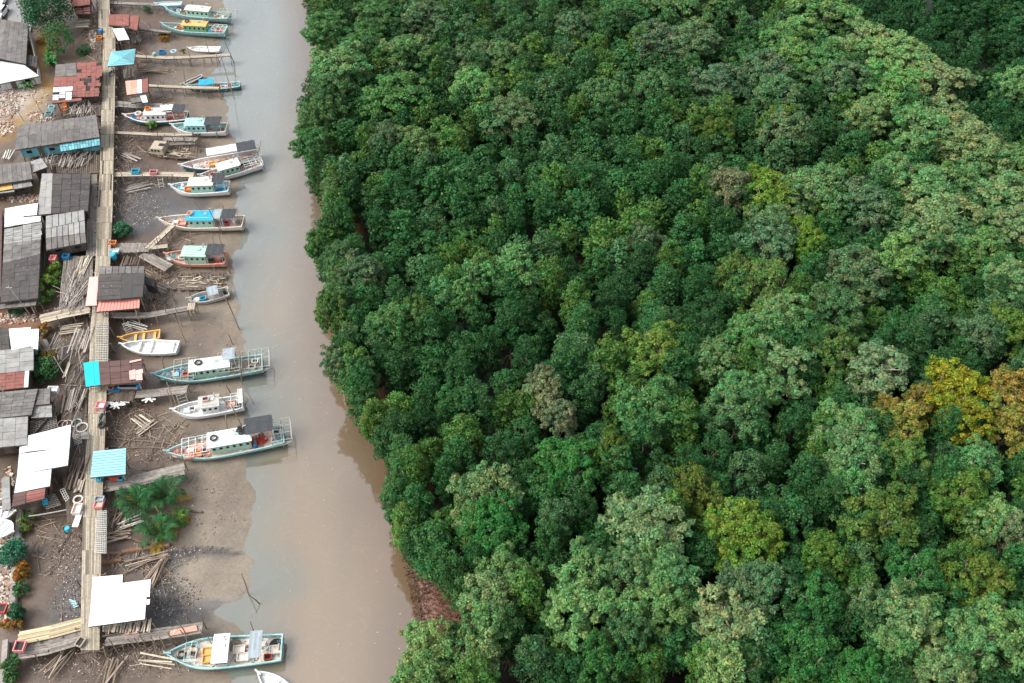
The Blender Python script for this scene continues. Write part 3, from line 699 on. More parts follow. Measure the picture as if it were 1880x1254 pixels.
    if not open_ and Lh > 9:
        gr_ = MB()
        for _ in range(int(Lh * 5)):
            t = rj(.08, .97); s = rj(-.8, .8); z = D0(t); x, y = X(t), s * (hb(t) - wd)
            if cabin and cabin[0] - .01 < t < cabin[1] + .01 and abs(y - (cabin[6] if len(cabin) > 6 else 0)) < beam * cabin[2] / 2 + .1: continue
            cl_ = RND.choice([(1, 1, 1), (.9, .85, .75), (.5, .45, .4), (.25, .2, .17), (.2, .55, .7), (1, .4, .25), (.1, .3, .5), (.6, .55, .5), (.12, .12, .12), (.8, .6, .5)])
            kd = RND.random()
            if kd < .45: gr_.box((x, y, z + .1), (rj(.12, .5), rj(.12, .35), rj(.1, .28)), rj(0, 3), cl_, top=.85)
            elif kd < .8: a = rj(0, 3.1); l = rj(.3, 1.1); gr_.beam((x - l * math.cos(a) / 2, y - l * math.sin(a) / 4, z + .08), (x + l * math.cos(a) / 2, y + l * math.sin(a) / 4, z + rj(.05, .3)), .06, .05, cl_)
            else: gr_.torus((x, y, z + .06), rj(.1, .22), .04, 8, 4, 0, 0, cl_)
        o_ = gr_.build('deck_gear', mat('gear', (.75, .75, .75), .7, (.5, .5, .5), 5), root); o_['kind'] = 'stuff'
    ft = MB()   # engine box and deck stores forward
    if not open_:
        ft.box((X(.2), 0, D0(.2) + .12), (.8, .7, .24), tint=.9); ft.build('hatch_cover', M[inner], root)
        bt = MB(); bt.tube((X(.1), -.22, D0(.1)), (X(.1), -.22, zs(.1) + .25), .05); bt.tube((X(.1), .22, D0(.1)), (X(.1), .22, zs(.1) + .25), .05); bt.beam((X(.1), -.34, zs(.1) + .12), (X(.1), .34, zs(.1) + .12), .06, .06); bt.build('bitt', M['wood'], root)
        tl = MB(); tl.box((X(.975), 0, zs(1) + .1), (.1, .7, .3)); tl.tube((X(.94), 0, D0(1) + .1), (X(.94), 0, zs(1) + .45), .035); tl.build('rudder_head', M['wood'], root)
    BOATS[key] = (root, c, ang, Lh, beam, X, D0, zb)
    return root
def on_boat(key, t, s, dz=0):
    root, c, ang, Lh, beam, X, D0, zb = BOATS[key]
    x, y = X(t), s * beam / 2
    return (c.x + x * math.cos(ang) - y * math.sin(ang), c.y + x * math.sin(ang) + y * math.cos(ang), zb + D0(t) + dz)

GRP = 'fishing boats moored bow first along the mud bank'
def B(*a, **k):
    k.setdefault('group', GRP); return boat(*a, **k)
B('b1', 'fishing_boat', 'teal wooden fishing boat with mint cabin and wooden stern rack, topmost along the bank', (303, 14), (421, 30), 2.7, 'teal', 'aqua', 'cream', 'aqua', cabin=(.36, .70, .55, 1.5, 'mint', 'cream'), frames=[(.84, 1.1, .8, 1.1, 'lattice', 4)], masts=[(.72, .6, 2.2, 0)])
B('b2', 'fishing_boat', 'teal trimmed fishing boat with ochre cabin roof over green cabin', (296, 43), (415, 56), 2.7, 'teal', 'aqua', 'pinkdeck', 'aqua', cabin=(.36, .71, .55, 1.5, 'green', 'yellow'), frames=[(.8, 1.0, .8, .8, 'white', 2)])
B('b4', 'fishing_boat', 'small white workboat under a bright blue tarpaulin beside the second pier', (341, 157), (441, 155), 1.9, 'bluehull', 'lightblue', 'cream', 'aqua', canopies=[(.25, .52, .95, 1.5, 'bluetarp')], masts=[(.9, 0, 1.6, .3)], hd=.9)
B('b5', 'fishing_boat', 'dark blue hulled fishing boat with white cabin and tyre beside the boardwalk', (227, 211), (344, 213), 2.9, 'bluehull', 'salmon', 'pinkdeck', 'white', cabin=(.36, .67, .55, 1.5, 'white', 'cream'), canopies=[(.60, .80, .55, 2.1, 'white', .3), (.80, 1.0, .75, 2.0, 'shade')], zb=.55)
B('b6', 'fishing_boat', 'white and aqua fishing boat with aqua cabin and square dark awning, bow touching plank pier', (314, 229), (416, 235), 2.9, 'white', 'aqua', 'aqua', 'white', cabin=(.30, .65, .62, 1.6, 'aqua', 'aqua'), canopies=[(.64, .93, .8, 1.9, 'shade')], masts=[(.7, 0, 3.4, -.6)])
B('b8', 'fishing_boat', 'pink decked fishing boat with long white awning, rafted behind a white wheelhouse boat', (330, 303), (476, 284), 3.1, 'bluehull', 'white', 'pinkdeck', 'white', canopies=[(.36, .74, .62, 2.4, 'white', .35), (.74, .98, .78, 2.4, 'shade', .2)], frames=[(.7, 1.03, .9, 1.2, 'lattice', 4)], masts=[(.99, .5, 2.6, .9)])
B('b10', 'fishing_boat', 'white fishing boat with cream wheelhouse and slatted stern rack, rafted in front of another', (366, 322), (478, 297), 2.7, 'white', 'cream', 'pinkdeck', 'white', cabin=(.32, .64, .62, 1.6, 'mint', 'white'), frames=[(.72, 1.02, .9, 1.0, 'white', 5)])
B('b11', 'fishing_boat', 'white fishing boat with pale mint cabin and black square canopy, bow pointing at grey debris', (312, 340), (421, 343), 3.0, 'white', 'lightblue', 'lightblue', 'white', cabin=(.36, .74, .58, 1.6, 'mint', 'cream'), canopies=[(.75, .96, .75, 2.2, 'shade', .15)])
B('b12', 'fishing_boat', 'cream hulled fishing boat with long cyan cabin roof and lifebuoy', (290, 401), (447, 407), 3.1, 'cream', 'cream', 'pinkdeck', 'cream', cabin=(.37, .66, .60, 1.6, 'mint', 'bluetarp'), canopies=[(.67, .76, .7, 2.0, 'greycan'), (.77, .93, .7, 2.0, 'shade')], masts=[(.6, .1, 4.4, -1.5)])
B('b13', 'fishing_boat', 'orange hulled fishing boat with mint green cabin and black canopy', (303, 466), (416, 474), 3.0, 'salmon', 'salmon', 'pinkdeck', 'salmon', cabin=(.33, .69, .62, 1.65, 'mint', 'mint'), canopies=[(.71, .99, .78, 2.1, 'shade')])
B('b15', 'fishing_boat', 'small grey motorboat with pale blue canopy stranded on mud', (344, 549), (420, 535), 2.1, 'metal', 'white', 'woodgrey', 'lattice', canopies=[(.50, .76, .85, 1.3, 'greycan')], hd=.8, sheer=.4)
B('b16', 'rowing_boat', 'small ochre yellow wooden rowing boat on mud beside a larger white one', (219, 620), (294, 614), 1.75, 'yellow', 'yellow', 'woodgrey', 'yellow', zb=.45, hd=.62, open_=True, benches=(.38, .58, .86), sheer=.35, fore=.45, sternw=.9, cat='rowing boat', group='open rowing boats on the mud')
B('b17', 'rowing_boat', 'white open rowing boat with a pale pink bench lying on brown mud', (222, 632), (327, 638), 2.5, 'white', 'white', 'white', 'white', zb=.4, hd=.75, open_=True, benches=(.3, .5, .88), sheer=.45, fore=.55, sternw=.8, cat='rowing boat', group='open rowing boats on the mud')
B('b18', 'fishing_boat', 'long weathered teal fishing boat with white wheelhouse, full length pipe rack and blue grey panel', (280, 687), (482, 666), 3.3, 'teal', 'aqua', 'woodgrey', 'aqua', cabin=(.36, .70, .52, 1.6, 'mint', 'white'), frames=[(.20, .40, .95, 1.5, 'lattice', 3), (.6, .80, .9, 1.7, 'lattice', 3), (.82, 1.07, .95, 1.3, 'lattice', 3)], canopies=[(.66, .77, .6, 2.5, 'greycan', .5)])
B('b19', 'fishing_boat', 'all white fishing boat with open roof rack and pale orange stern deck', (315, 752), (446, 738), 2.6, 'white', 'white', 'white', 'white', cabin=(.42, .66, .6, 1.5, 'white', 'lattice'), canopies=[(.95, 1.02, .9, 1.6, 'white')], masts=[(.78, 0, 2.6, -.5), (.94, .1, 2.6, .4)], frames=[(.84, 1.0, .85, .9, 'white', 2)])
B('b20', 'fishing_boat', 'largest teal fishing boat with long white cabin roof, red deck and charcoal stern awning', (304, 829), (521, 797), 3.5, 'aqua', 'cream', 'pinkdeck', 'aqua', cabin=(.38, .72, .56, 1.7, 'mint', 'white'), canopies=[(.69, .93, .72, 2.5, 'shade', .5)], frames=[(.14, .37, .72, 1.3, 'white', 3), (.9, 1.07, .95, 1.3, 'lattice', 4)], masts=[(.28, .9, 1.7, -.5)])
B('b21', 'fishing_boat', 'turquoise trimmed white fishing boat with plank foredeck, nearest along the bank', (305, 1200), (518, 1189), 3.5, 'aqua', 'aqua', 'cream', 'aqua', cabin=(.43, .53, .80, 1.3, 'white', 'white'), canopies=[(.73, .84, .86, 1.7, 'greycan')], frames=[(.16, .26, .6, .9, 'aqua', 2)], masts=[(.36, .9, 1.6, 0)], fore=.40)
B('b22', 'rowing_boat', 'white skiff cut off by the bottom edge of the view', (472, 1233), (560, 1300), 1.9, 'white', 'white', 'white', 'white', zb=-.1, hd=.6, open_=True, benches=(.35, .6), sheer=.3, sternw=.8, cat='rowing boat', group='open rowing boats on the mud')
B('b3', 'rowing_boat', 'flat white punt moored behind the end of long plank pier', (346, 88), (404, 91), 1.6, 'white', 'white', 'white', 'white', zb=.2, hd=.5, open_=True, benches=(.3, .5, .7, .9), sheer=.15, sternw=.95, cat='rowing boat', group='open rowing boats on the mud')
B('b0', 'rowing_boat', 'pale blue and white skiff resting on the topmost pier', (284, 6), (334, 7), 1.3, 'lightblue', 'white', 'white', 'lightblue', zb=1.96, hd=.45, open_=True, benches=(.3, .6), sheer=.15, sternw=.8, cat='rowing boat', group='open rowing boats on the mud')
B('b4b', 'rowing_boat', 'slim grey canoe lying at an angle on mud beside blue tarpaulin boat', (334, 155), (371, 139), 1.0, 'metal', 'woodgrey', 'woodgrey', 'lattice', zb=.45, hd=.4, open_=True, benches=(.4, .7), sheer=.15, sternw=.5, cat='rowing boat', group='open rowing boats on the mud')
B('bl1', 'rowing_boat', 'small white dinghy with yellow stripe stored on land in the lower left corner', (27, 939), (-12, 941), 1.6, 'white', 'yellow', 'white', 'white', zb=1.9, hd=.5, open_=True, benches=(.4, .7), sheer=.2, cat='rowing boat', group='open rowing boats on the mud')
B('bl2', 'rowing_boat', 'larger white dinghy stored on land below the yellow striped one', (24, 976), (-20, 962), 2.2, 'white', 'white', 'white', 'white', zb=1.9, hd=.5, open_=True, benches=(.4, .7), sheer=.2, cat='rowing boat', group='open rowing boats on the mud')

def wreck(key, label, bow, stern, beam, cabin=False, zb=.15):
    B0 = G(*bow, zb + .8); S0 = G(*stern, zb + .6); B0.z = S0.z = 0; d = S0 - B0; Lh = d.length; ang = math.atan2(d.y, d.x); c = (B0 + S0) / 2
    root = empty('wrecked_boat', (c.x, c.y, zb), ang); tag(root, label, 'wreck', 'rotting wooden wrecks on the mud')
    NS = 18; X = lambda t: -Lh / 2 + Lh * t
    hb = lambda t: beam / 2 * (1 - (1 - min(1, t / .45)) ** 2) * (1 - .25 * max(0, t - .5)) + .03
    h = MB()
    for i in range(NS):
        t0, t1 = i / NS, (i + 1) / NS
        for s in (-1, 1):
            for lv in range(4):
                if RND.random() < .12 + (.25 if lv == 3 else 0): continue
                z0, z1 = .18 * lv, .18 * lv + .16; b0 = .55 + .15 * lv; b1 = b0 + .13
                h.hexa([(X(t0), s * hb(t0) * b0, z0), (X(t1), s * hb(t1) * b0, z0), (X(t1), s * hb(t1) * b0 + s * .05, z0), (X(t0), s * hb(t0) * b0 + s * .05, z0)],
                       [(X(t0), s * hb(t0) * b1, z1), (X(t1), s * hb(t1) * b1, z1), (X(t1), s * hb(t1) * b1 + s * .05, z1), (X(t0), s * hb(t0) * b1 + s * .05, z1)], rj(.7, 1.3))
    h.build('hull', M['wooddark'], root)
    for i in range(1, NS, 1):
        t = i / NS; r = MB()
        for s in (-1, 1): r.path([(X(t), 0, .04), (X(t), s * hb(t) * .55, .1), (X(t), s * hb(t), .72 + rj(-.2, .25))], .06, .045, 4, rj(.8, 1.4))
        r.build('rib', M['pole'], root)
    k = MB(); k.beam((X(0) - .3, 0, .9), (X(.08), 0, .1), .12, .16); k.beam((X(.05), 0, .05), (X(1), 0, .05), .16, .12); k.build('keel', M['wooddark'], root)
    p = MB()
    for _ in range(34):
        t = rj(.12, .95); s = rj(-.8, .8); a = rj(-.35, .35) + (1.57 if RND.random() < .3 else 0); l = rj(.5, 2.2)
        p.beam((X(t) - l / 2 * math.cos(a), s * hb(t) - l / 2 * math.sin(a) * .5, rj(.25, .6)), (X(t) + l / 2 * math.cos(a), s * hb(t) + l / 2 * math.sin(a) * .5, rj(.25, .6)), .14, .04, rj(.7, 1.5))
    p.build('loose_plank', M['wood'], root)['kind'] = 'stuff'
    if cabin:
        cb = MB(); cb.box((X(.3), 0, 1.15), (Lh * .24, beam * .7, 1.1), top=.95); co = cb.build('cabin', M['wood'], root)
        for kx in (-.06, 0, .06): wb = MB(); wb.box((X(.28 + kx), -beam * .345, 1.35), (.32, .06, .34)); wb.build('window', M['glass'], co)
        wb = MB(); wb.box((X(.36), .1, 1.72), (.9, .7, .03)); wb.build('hatch', M['glass'], co)
wreck('w1', 'rotting brown wooden boat with a remaining cabin lying below the plank pier', (264, 272), (362, 282), 3.2, True, .4)
wreck('w2', 'bare brown boat skeleton with ribs between the orange hull and grey motorboat', (284, 516), (413, 516), 3.2, False)

# ------------------------------------------------------------------ board walks and piers
def at_len(pts, s):
    for i in range(len(pts) - 1):
        d = (pts[i + 1] - pts[i]).length
        if s <= d or i == len(pts) - 2: return pts[i].lerp(pts[i + 1], min(1, s / d) if d else 0), (pts[i + 1] - pts[i]).normalized()
        s -= d
def total(pts): return sum((pts[i + 1] - pts[i]).length for i in range(len(pts) - 1))
def side(d): return Vector((-d.y, d.x, 0)).normalized()
def walk(name, label, cat, rows, z, m='wood', along=True, pile_gap=3.2, strips=11, seg=3.6, group=None, th=.07, stubs=True, pr=.10):
    """rows: (left px, right px, row px) from one end to the other"""
    Lp = [G(a[0], a[2], z) for a in rows]; Rp = [G(a[1], a[2], z) for a in rows]
    root = empty(name, (Lp[0].x, Lp[0].y, 0)); tag(root, label, cat, group); inv = Vector((-Lp[0].x, -Lp[0].y, 0))
    dk = MB()
    for i in range(len(rows) - 1):
        l0, l1, r0, r1 = Lp[i] + inv, Lp[i + 1] + inv, Rp[i] + inv, Rp[i + 1] + inv
        ln = ((l1 + r1) / 2 - (l0 + r0) / 2).length; ns = max(1, int(round(ln / seg)))
        for k in range(ns):
            for j in range(strips):
                a, b_ = j / strips, (j + 1) / strips - .012; t0, t1 = k / ns, (k + 1) / ns - .004
                o = rj(-.02, .02)
                if name == 'boardwalk' and RND.random() < .012: continue
                q = [l0.lerp(l1, t0).lerp(r0.lerp(r1, t0), a), l0.lerp(l1, t1).lerp(r0.lerp(r1, t1), a), l0.lerp(l1, t1).lerp(r0.lerp(r1, t1), b_), l0.lerp(l1, t0).lerp(r0.lerp(r1, t0), b_)]
                up = Vector((0, 0, o)); dn = Vector((0, 0, o - th)); t = rj(.66, 1.15) * (.6 if RND.random() < .08 else 1)
                dk.hexa([p + dn for p in q], [p + up for p in q], (t * rj(.97, 1.03), t, t * rj(.95, 1.02)))
    dk.build('deck', M[m], root)
    cen = [((a + b_) / 2 + inv) for a, b_ in zip(Lp, Rp)]; T_ = total(cen); wd = (Lp[0] - Rp[0]).length; npl = min(48, int(T_ / pile_gap))
    bmx = MB()
    for k in range(npl + 1):
        p, d = at_len(cen, T_ * k / max(1, npl)); s = side(d); 
        e0, e1 = p + s * (wd / 2 + .35), p - s * (wd / 2 + .35)
        bmx.beam(e0 - Vector((0, 0, .16)), e1 - Vector((0, 0, .16)), .14, .14)
        for q in (e0, e1):
            q = q + Vector((rj(-.15, .15), rj(-.1, .1), 0)); g = gh(q.x - inv.x, q.y - inv.y); pl = MB()
            pl.tube((q.x + rj(-.2, .2), q.y, g - .5), (q.x, q.y, z + (rj(-.1, .25) if stubs else -.15)), pr, pr * .8); pl.build('pile', M['pole'], root)
    for s_ in (-.38, .38):
        for i in range(len(cen) - 1):
            d = (cen[i + 1] - cen[i]).normalized(); s = side(d) * wd * s_; bmx.beam(cen[i] + s - Vector((0, 0, .18)), cen[i + 1] + s - Vector((0, 0, .18)), .14, .16)
    bmx.build('joist', M['wooddark'], root)
    return root
ZW = 2.6
walk('boardwalk', 'short upper stretch of worn wooden boardwalk running out of the top', 'boardwalk', [(177, 199, -70), (180, 201, 0), (181, 203, 52)], ZW, group='village boardwalk')
walk('boardwalk', 'long straight worn wooden boardwalk on piles running down the village', 'boardwalk',
     [(190, 212, 50), (189, 212, 90), (187, 211, 180), (183, 208, 320), (178, 207, 380), (176, 203, 470), (170, 200, 560), (166, 199, 600), (164, 198, 660), (163, 196, 720), (160, 193, 800), (154, 190, 870), (152, 187, 950), (151, 186, 1010), (149, 184, 1100), (148, 183, 1194)], ZW + .004, group='village boardwalk', pile_gap=2.9)
def pier(label, pts, wd, z=2.0, m='woodgrey', along=True, cat='pier', group='narrow plank piers reaching out to the boats', pile_gap=1.7, tall=.35, name='plank_pier', hl=(.4, 1.5)):
    P = [G(a, b_, z) for a, b_ in pts]; o = P[0].copy(); o.z = 0; root = empty(name, o); tag(root, label, cat, group); P = [p - o for p in P]
    dk = MB(); T_ = total(P)
    if along:
        ns = max(1, int(T_ / 2.6)); st = max(2, int(wd / .24))
        for k in range(ns):
            a, d = at_len(P, T_ * k / ns); b_, _ = at_len(P, T_ * (k + 1) / ns - .02); s = side(d)
            for j in range(st):
                off = s * (wd * (-.5 + (j + .5) / st) + rj(-.02, .02)); zz = Vector((0, 0, rj(-.03, .03))); t = rj(.7, 1.25)
                dk.beam(a + off + zz - d * rj(0, .2), b_ + off + zz, wd / st * .93, .05, t)
    else:
        ns = int(T_ / .24)
        for k in range(ns):
            a, d = at_len(P, T_ * (k + .5) / ns); s = side(d); w0 = wd / 2 + rj(-.06, .12); t = rj(.7, 1.3)
            dk.beam(a - s * w0 + Vector((0, 0, rj(-.02, .02))), a + s * w0, .2, .05, t)
    dk.build('deck', M[m], root)
    jb = MB(); npl = min(24, max(2, int(T_ / pile_gap)))
    for s_ in (-.42, .42):
        for i in range(len(P) - 1):
            d = (P[i + 1] - P[i]).normalized(); s = side(d) * wd * s_; jb.beam(P[i] + s - Vector((0, 0, .12)), P[i + 1] + s - Vector((0, 0, .12)), .1, .14)
    for k in range(npl + 1):
        p, d = at_len(P, T_ * k / npl); s = side(d); jb.beam(p + s * (wd / 2 + .25) - Vector((0, 0, .1)), p - s * (wd / 2 + .25) - Vector((0, 0, .1)), .09, .09)
        for q in (1, -1):
            e = p + s * q * (wd / 2 + .15); g = gh(e.x + o.x, e.y + o.y); hgt = z + (rj(*hl) if RND.random() < tall else .05); lx, ly = rj(-.12, .12), rj(-.1, .1); pl = MB()
            pl.tube((e.x - lx * 2, e.y - ly * 2, g - .5), (e.x + lx, e.y + ly, hgt), .075, .055, 5, rj(.8, 1.4)); pl.build('pile', M['pole'], root)
            if RND.random() < .25: jb.tube((e.x, e.y, g + .2), (e.x + d.x * 1.5, e.y + d.y * 1.5, z - .15), .05, .04, 4)
    jb.build('joist', M['wooddark'], root)
    return root
pier('topmost narrow plank pier carrying a pale blue skiff', [(202, 5), (280, 8), (352, 13)], .8, 1.9)
pier('short plank pier behind the red roofed shack near the top', [(256, 53), (285, 56), (314, 59)], .7, 1.9)
pier('long narrow plank pier beside the turquoise hipped roof', [(247, 103), (300, 106), (345, 105), (423, 100)], .75, 2.0, 'wood', pile_gap=2.3)
pier('narrow plank pier leading from the orange roofed shack to the blue tarpaulin boat', [(272, 157), (330, 160), (402, 162)], .7, 2.0, 'wood', pile_gap=2)
pier('cluttered plank pier beside the dark blue hulled boat', [(211, 190), (250, 193), (296, 195)], 1.6, 2.0, 'woodgrey')
pier('double plank pier running to the aqua cabin boat', [(210, 243), (290, 247), (353, 246)], .7, 2.0, 'wood')
pier('plank pier fragment with cross bars over the wrecked boat', [(300, 255), (362, 256)], .9, 1.9, 'woodgrey', False)
pier('plank pier carrying a blue crate and a pink crate', [(208, 320), (290, 319), (356, 321)], 1.1, 2.1, 'wood', pile_gap=1.5)
pier('square plank landing beside orange and pale blue bins', [(204, 455), (240, 455), (275, 454)], 1.9, 2.1, 'woodgrey', False, hl=(.3, .9))
pier('slanting two plank gangway leading up to the cream hulled boat', [(271, 456), (292, 437), (316, 414)], .9, 2.1, 'wood', pile_gap=1.1, tall=.7, hl=(.4, 1.0))
pier('short plank stub beside the slanting gangway', [(272, 455), (308, 451)], .8, 2.05, 'wood', tall=.6)
pier('collapsed broad gangway of loose poles toward the orange hulled boat', [(262, 466), (288, 480), (310, 492)], 1.6, 1.7, 'woodgrey', pile_gap=1.2)
pier('grey plank pier passing above the yellow rowing boat', [(200, 578), (262, 580), (305, 573), (345, 566)], 1.0, 2.2, 'woodgrey', pile_gap=2.0)
pier('small raised plank landing at the end of the grey pier', [(344, 563), (358, 562)], 1.2, 2.5, 'wood', False, tall=0)
pier('dark slatted plank landing below the brown roofed shelter', [(197, 727), (222, 727), (247, 726)], 1.6, 2.2, 'wooddark', False)
pier('plank pier reaching the bow of long teal boat', [(247, 724), (300, 720), (344, 715)], 1.3, 2.1, 'woodgrey', pile_gap=1.8)
pier('broad weathered pier of loose planks beside the nipa palms', [(190, 893), (250, 884), (300, 870), (340, 860)], 1.7, 2.1, 'woodgrey', pile_gap=2)
pier('bottom plank pier with leaning poles reaching the turquoise trimmed boat', [(196, 1176), (260, 1168), (320, 1160), (372, 1152)], 1.3, 2.1, 'woodgrey', pile_gap=1.5, tall=.6, hl=(.6, 2.0))
pier('wide pale plank bridge from the land to the foot of the boardwalk', [(36, 1172), (95, 1160), (150, 1145)], 1.5, 2.5, 'plank_new', cat='bridge', group='plank bridges from land to boardwalk', name='plank_bridge')
pier('loose grey plank shelf below the pale bridge', [(30, 1196), (90, 1186), (150, 1168)], 1.9, 2.2, 'woodgrey', cat='bridge', group='plank bridges from land to boardwalk', name='plank_bridge')
pier('wide grey plank bridge from land beside the pink awning', [(75, 586), (120, 575), (166, 566)], 1.8, 2.5, 'wood', cat='bridge', group='plank bridges from land to boardwalk', name='plank_bridge')
def platform(label, rows, z=2.45, m='wooddark', strips=14, seg=3, name='plank_platform', **k):
    return walk(name, label, 'platform', rows, z, m, strips=strips, seg=seg, group='dark timber platforms beside the boardwalk', stubs=False, pile_gap=3.5, **k)
platform('long dark timber platform strewn with nets, left of the lower boardwalk', [(134, 163, 640), (124, 162, 700), (112, 160, 770), (108, 158, 830), (118, 153, 900), (124, 151, 960)], strips=18)
platform('dark timber platform of loose logs left of the boardwalk above the bridge', [(118, 172, 470), (112, 170, 520), (108, 166, 572)], m='woodgrey', strips=20)
platform('timber deck between the blue walled shed and the boardwalk', [(100, 184, 284), (104, 182, 318)], m='wooddark', strips=22)
platform('timber deck in front of the rusty red roofed house', [(118, 187, 192), (116, 187, 212)], m='wooddark', strips=22)
platform('timber landing beneath the white roof at the foot of the boardwalk', [(190, 272, 1090), (188, 266, 1160)], m='woodgrey', strips=22)
platform('short grey deck behind the dark panelled roof', [(168, 178, 320), (160, 178, 400), (158, 176, 470)], m='woodgrey', strips=6)
platform('plank floor under the charcoal roofed hall', [(200, 262, 510), (200, 256, 560)], m='wooddark', strips=14)
platform('plank floor under the brown roofed shelter', [(197, 256, 672), (196, 256, 716)], m='wooddark', strips=14)
# ------------------------------------------------------------------ buildings
def shed(name, label, pieces, floor=2.5, wall=None, wm='w_wood', cat='building', group=None, posts=False, rib=0.0, inset=.7, doors=0):
    lz = lambda z: floor + (z - floor) * .72
    pieces = [(p[0], [lz(z) for z in (p[1] if not isinstance(p[1], (int, float)) else [p[1]] * 4)], *p[2:]) for p in pieces]
    if wall: wall = [(a[0], a[1], lz(a[2])) for a in wall]
    P0 = G(*pieces[0][0][0], pieces[0][1][0]); o = Vector((P0.x, P0.y, 0)); root = empty(name, o); tag(root, label, cat, group)
    for pc in pieces:
        cs, zz, mt, nx, ny = pc[:5]; opt = pc[5] if len(pc) > 5 else {}
        if isinstance(zz, (int, float)): zz = [zz] * 4
        q = [G(*c, z) - o for c, z in zip(cs, zz)]
        rb = MB(); ub = MB(); gap = opt.get('gap', .035); miss = opt.get('miss', 0); jit = opt.get('jit', .13) * .8
        P = lambda u, v: (q[0].lerp(q[1], u)).lerp(q[3].lerp(q[2], u), v)
        W = max((q[1] - q[0]).length, (q[2] - q[3]).length); Hh = max((q[3] - q[0]).length, (q[2] - q[1]).length); gu, gv = gap / W, gap / Hh; rr_ = opt.get('rag', 0)
        for i in range(nx):
            for j in range(ny):
                if RND.random() < miss: continue
                lift = .02 * ((i + j) % 2) + rj(0, .01); u0, u1, v0, v1 = i / nx + gu / 2, (i + 1) / nx - gu / 2, j / ny + gv / 2, (j + 1) / ny - gv / 2
                if rr_:
                    if j == 0: v0 -= rj(0, rr_) / Hh
                    if j == ny - 1: v1 += rj(0, rr_) / Hh
                    if i == nx - 1: u1 += rj(0, rr_) / W
                b4 = [P(u0, v0), P(u1, v0), P(u1, v1), P(u0, v1)]; t = 1 + rj(-jit, jit); up = Vector((0, 0, .05 + lift)); dn = Vector((0, 0, .01 + lift))
                rb.hexa([p + dn for p in b4][::-1], [p + up for p in b4][::-1], (t * rj(.98, 1.03), t, t * rj(.97, 1.03)))
        rbs = opt.get('rib', rib)
        if not rbs and mt in ('r_white', 'r_white2') and W > 2 and Hh > 2: rbs = .62; opt = dict(opt, dir='h', rw=.05, rt=.86)
        if rbs:
            n_ = int((W if opt.get('dir', 'v') == 'v' else Hh) / rbs)
            for k in range(1, n_):
                a = k / n_
                p0, p1 = (P(a, 0), P(a, 1)) if opt.get('dir', 'v') == 'v' else (P(0, a), P(1, a))
                rb.beam(p0 + Vector((0, 0, .085)), p1 + Vector((0, 0, .085)), opt.get('rw', .05), .05, opt.get('rt', .72))
        rb.build('roof', M[mt], root)
        e = .02
        b4 = [P(e, e), P(1 - e, e), P(1 - e, 1 - e), P(e, 1 - e)]
        if not opt.get('open'): ub.hexa([p + Vector((0, 0, -.07)) for p in b4][::-1], [p + Vector((0, 0, -.02)) for p in b4][::-1], 1)
        for k in range(max(2, int(Hh / .9)) + 1):
            a = k / max(2, int(Hh / .9)); ub.beam(P(0, a) - Vector((0, 0, .1)), P(1, a) - Vector((0, 0, .1)), .07, .08, 1.8)
        for k in range(max(2, int(W / 1.8)) + 1):
            a = k / max(2, int(W / 1.8)); ub.beam(P(a, 0) - Vector((0, 0, .16)), P(a, 1) - Vector((0, 0, .16)), .07, .08, 1.8)
        ub.build('rafter_frame', M['under'], root)
    if wall:
        pts = [(G(a[0], a[1], a[2]) - o, a[2]) for a in wall]; c = sum((p for p, _ in pts), Vector()) / len(pts); wb = MB(); c.z = 0
        ins = []
        for p, z in pts:
            d = Vector((c.x - p.x, c.y - p.y, 0)); ins.append((p.x + d.normalized().x * inset, p.y + d.normalized().y * inset, z))
        n_ = len(ins)
        for i in range(n_):
            a, b_ = ins[i], ins[(i + 1) % n_]; l = math.hypot(a[0] - b_[0], a[1] - b_[1])
            if l < .4: continue
            nn = Vector((b_[1] - a[1], a[0] - b_[0], 0)).normalized() * .06
            if posts:
                for k in range(int(l / 2.4) + 1):
                    f = (k + .001) / max(1, int(l / 2.4)); f = min(f, 1); x, y, z = a[0] + (b_[0] - a[0]) * f, a[1] + (b_[1] - a[1]) * f, a[2] + (b_[2] - a[2]) * f
                    pb = MB(); pb.beam((x, y, floor - .1), (x, y, z - .18), .13, .13); pb.build('post', M['wood'], root)
            else:
                nb = max(1, int(l / .3))
                for k in range(nb):
                    f0, f1 = k / nb, (k + 1) / nb - .003; A = [a[j] + (b_[j] - a[j]) * f0 for j in range(3)]; B_ = [a[j] + (b_[j] - a[j]) * f1 for j in range(3)]
                    t = rj(.75, 1.2); A0, B0 = Vector((A[0], A[1], floor)), Vector((B_[0], B_[1], floor)); A1, B1 = Vector((A[0], A[1], A[2] - .14)), Vector((B_[0], B_[1], B_[2] - .14))
                    wb.hexa([A0 - nn, B0 - nn, B0, A0], [A1 - nn, B1 - nn, B1, A1], t)
                if l > 3 and a[1] < c.y and b_[1] < c.y:
                    m0 = Vector(((a[0] + b_[0]) / 2, (a[1] + b_[1]) / 2, 0)); d = Vector((b_[0] - a[0], b_[1] - a[1], 0)).normalized(); ang = math.atan2(d.y, d.x)
                    for k, off in enumerate((-.28, .3)):
                        w_ = MB(); cc = m0 + d * l * off; w_.box((cc.x, cc.y, floor + 1.0), (.8, .16, .5), ang); w_.build('window', M['glass'], root)
                    w_ = MB(); w_.box((m0.x, m0.y, floor + .8), (.8, .18, 1.5), ang); w_.build('door', M['wooddark'], root)
        if not posts: wb.build('wall', M[wm], root)
        # stilts under the floor
        for x, y, z in ins:
            g = gh(x + o.x, y + o.y)
            if floor - g > .4: sb = MB(); sb.tube((x, y, g - .4), (x, y, floor + .05), .12, .1); sb.build('stilt', M['pole'], root)
    return root
HG = 'tin roofed sheds and shelters of the village'
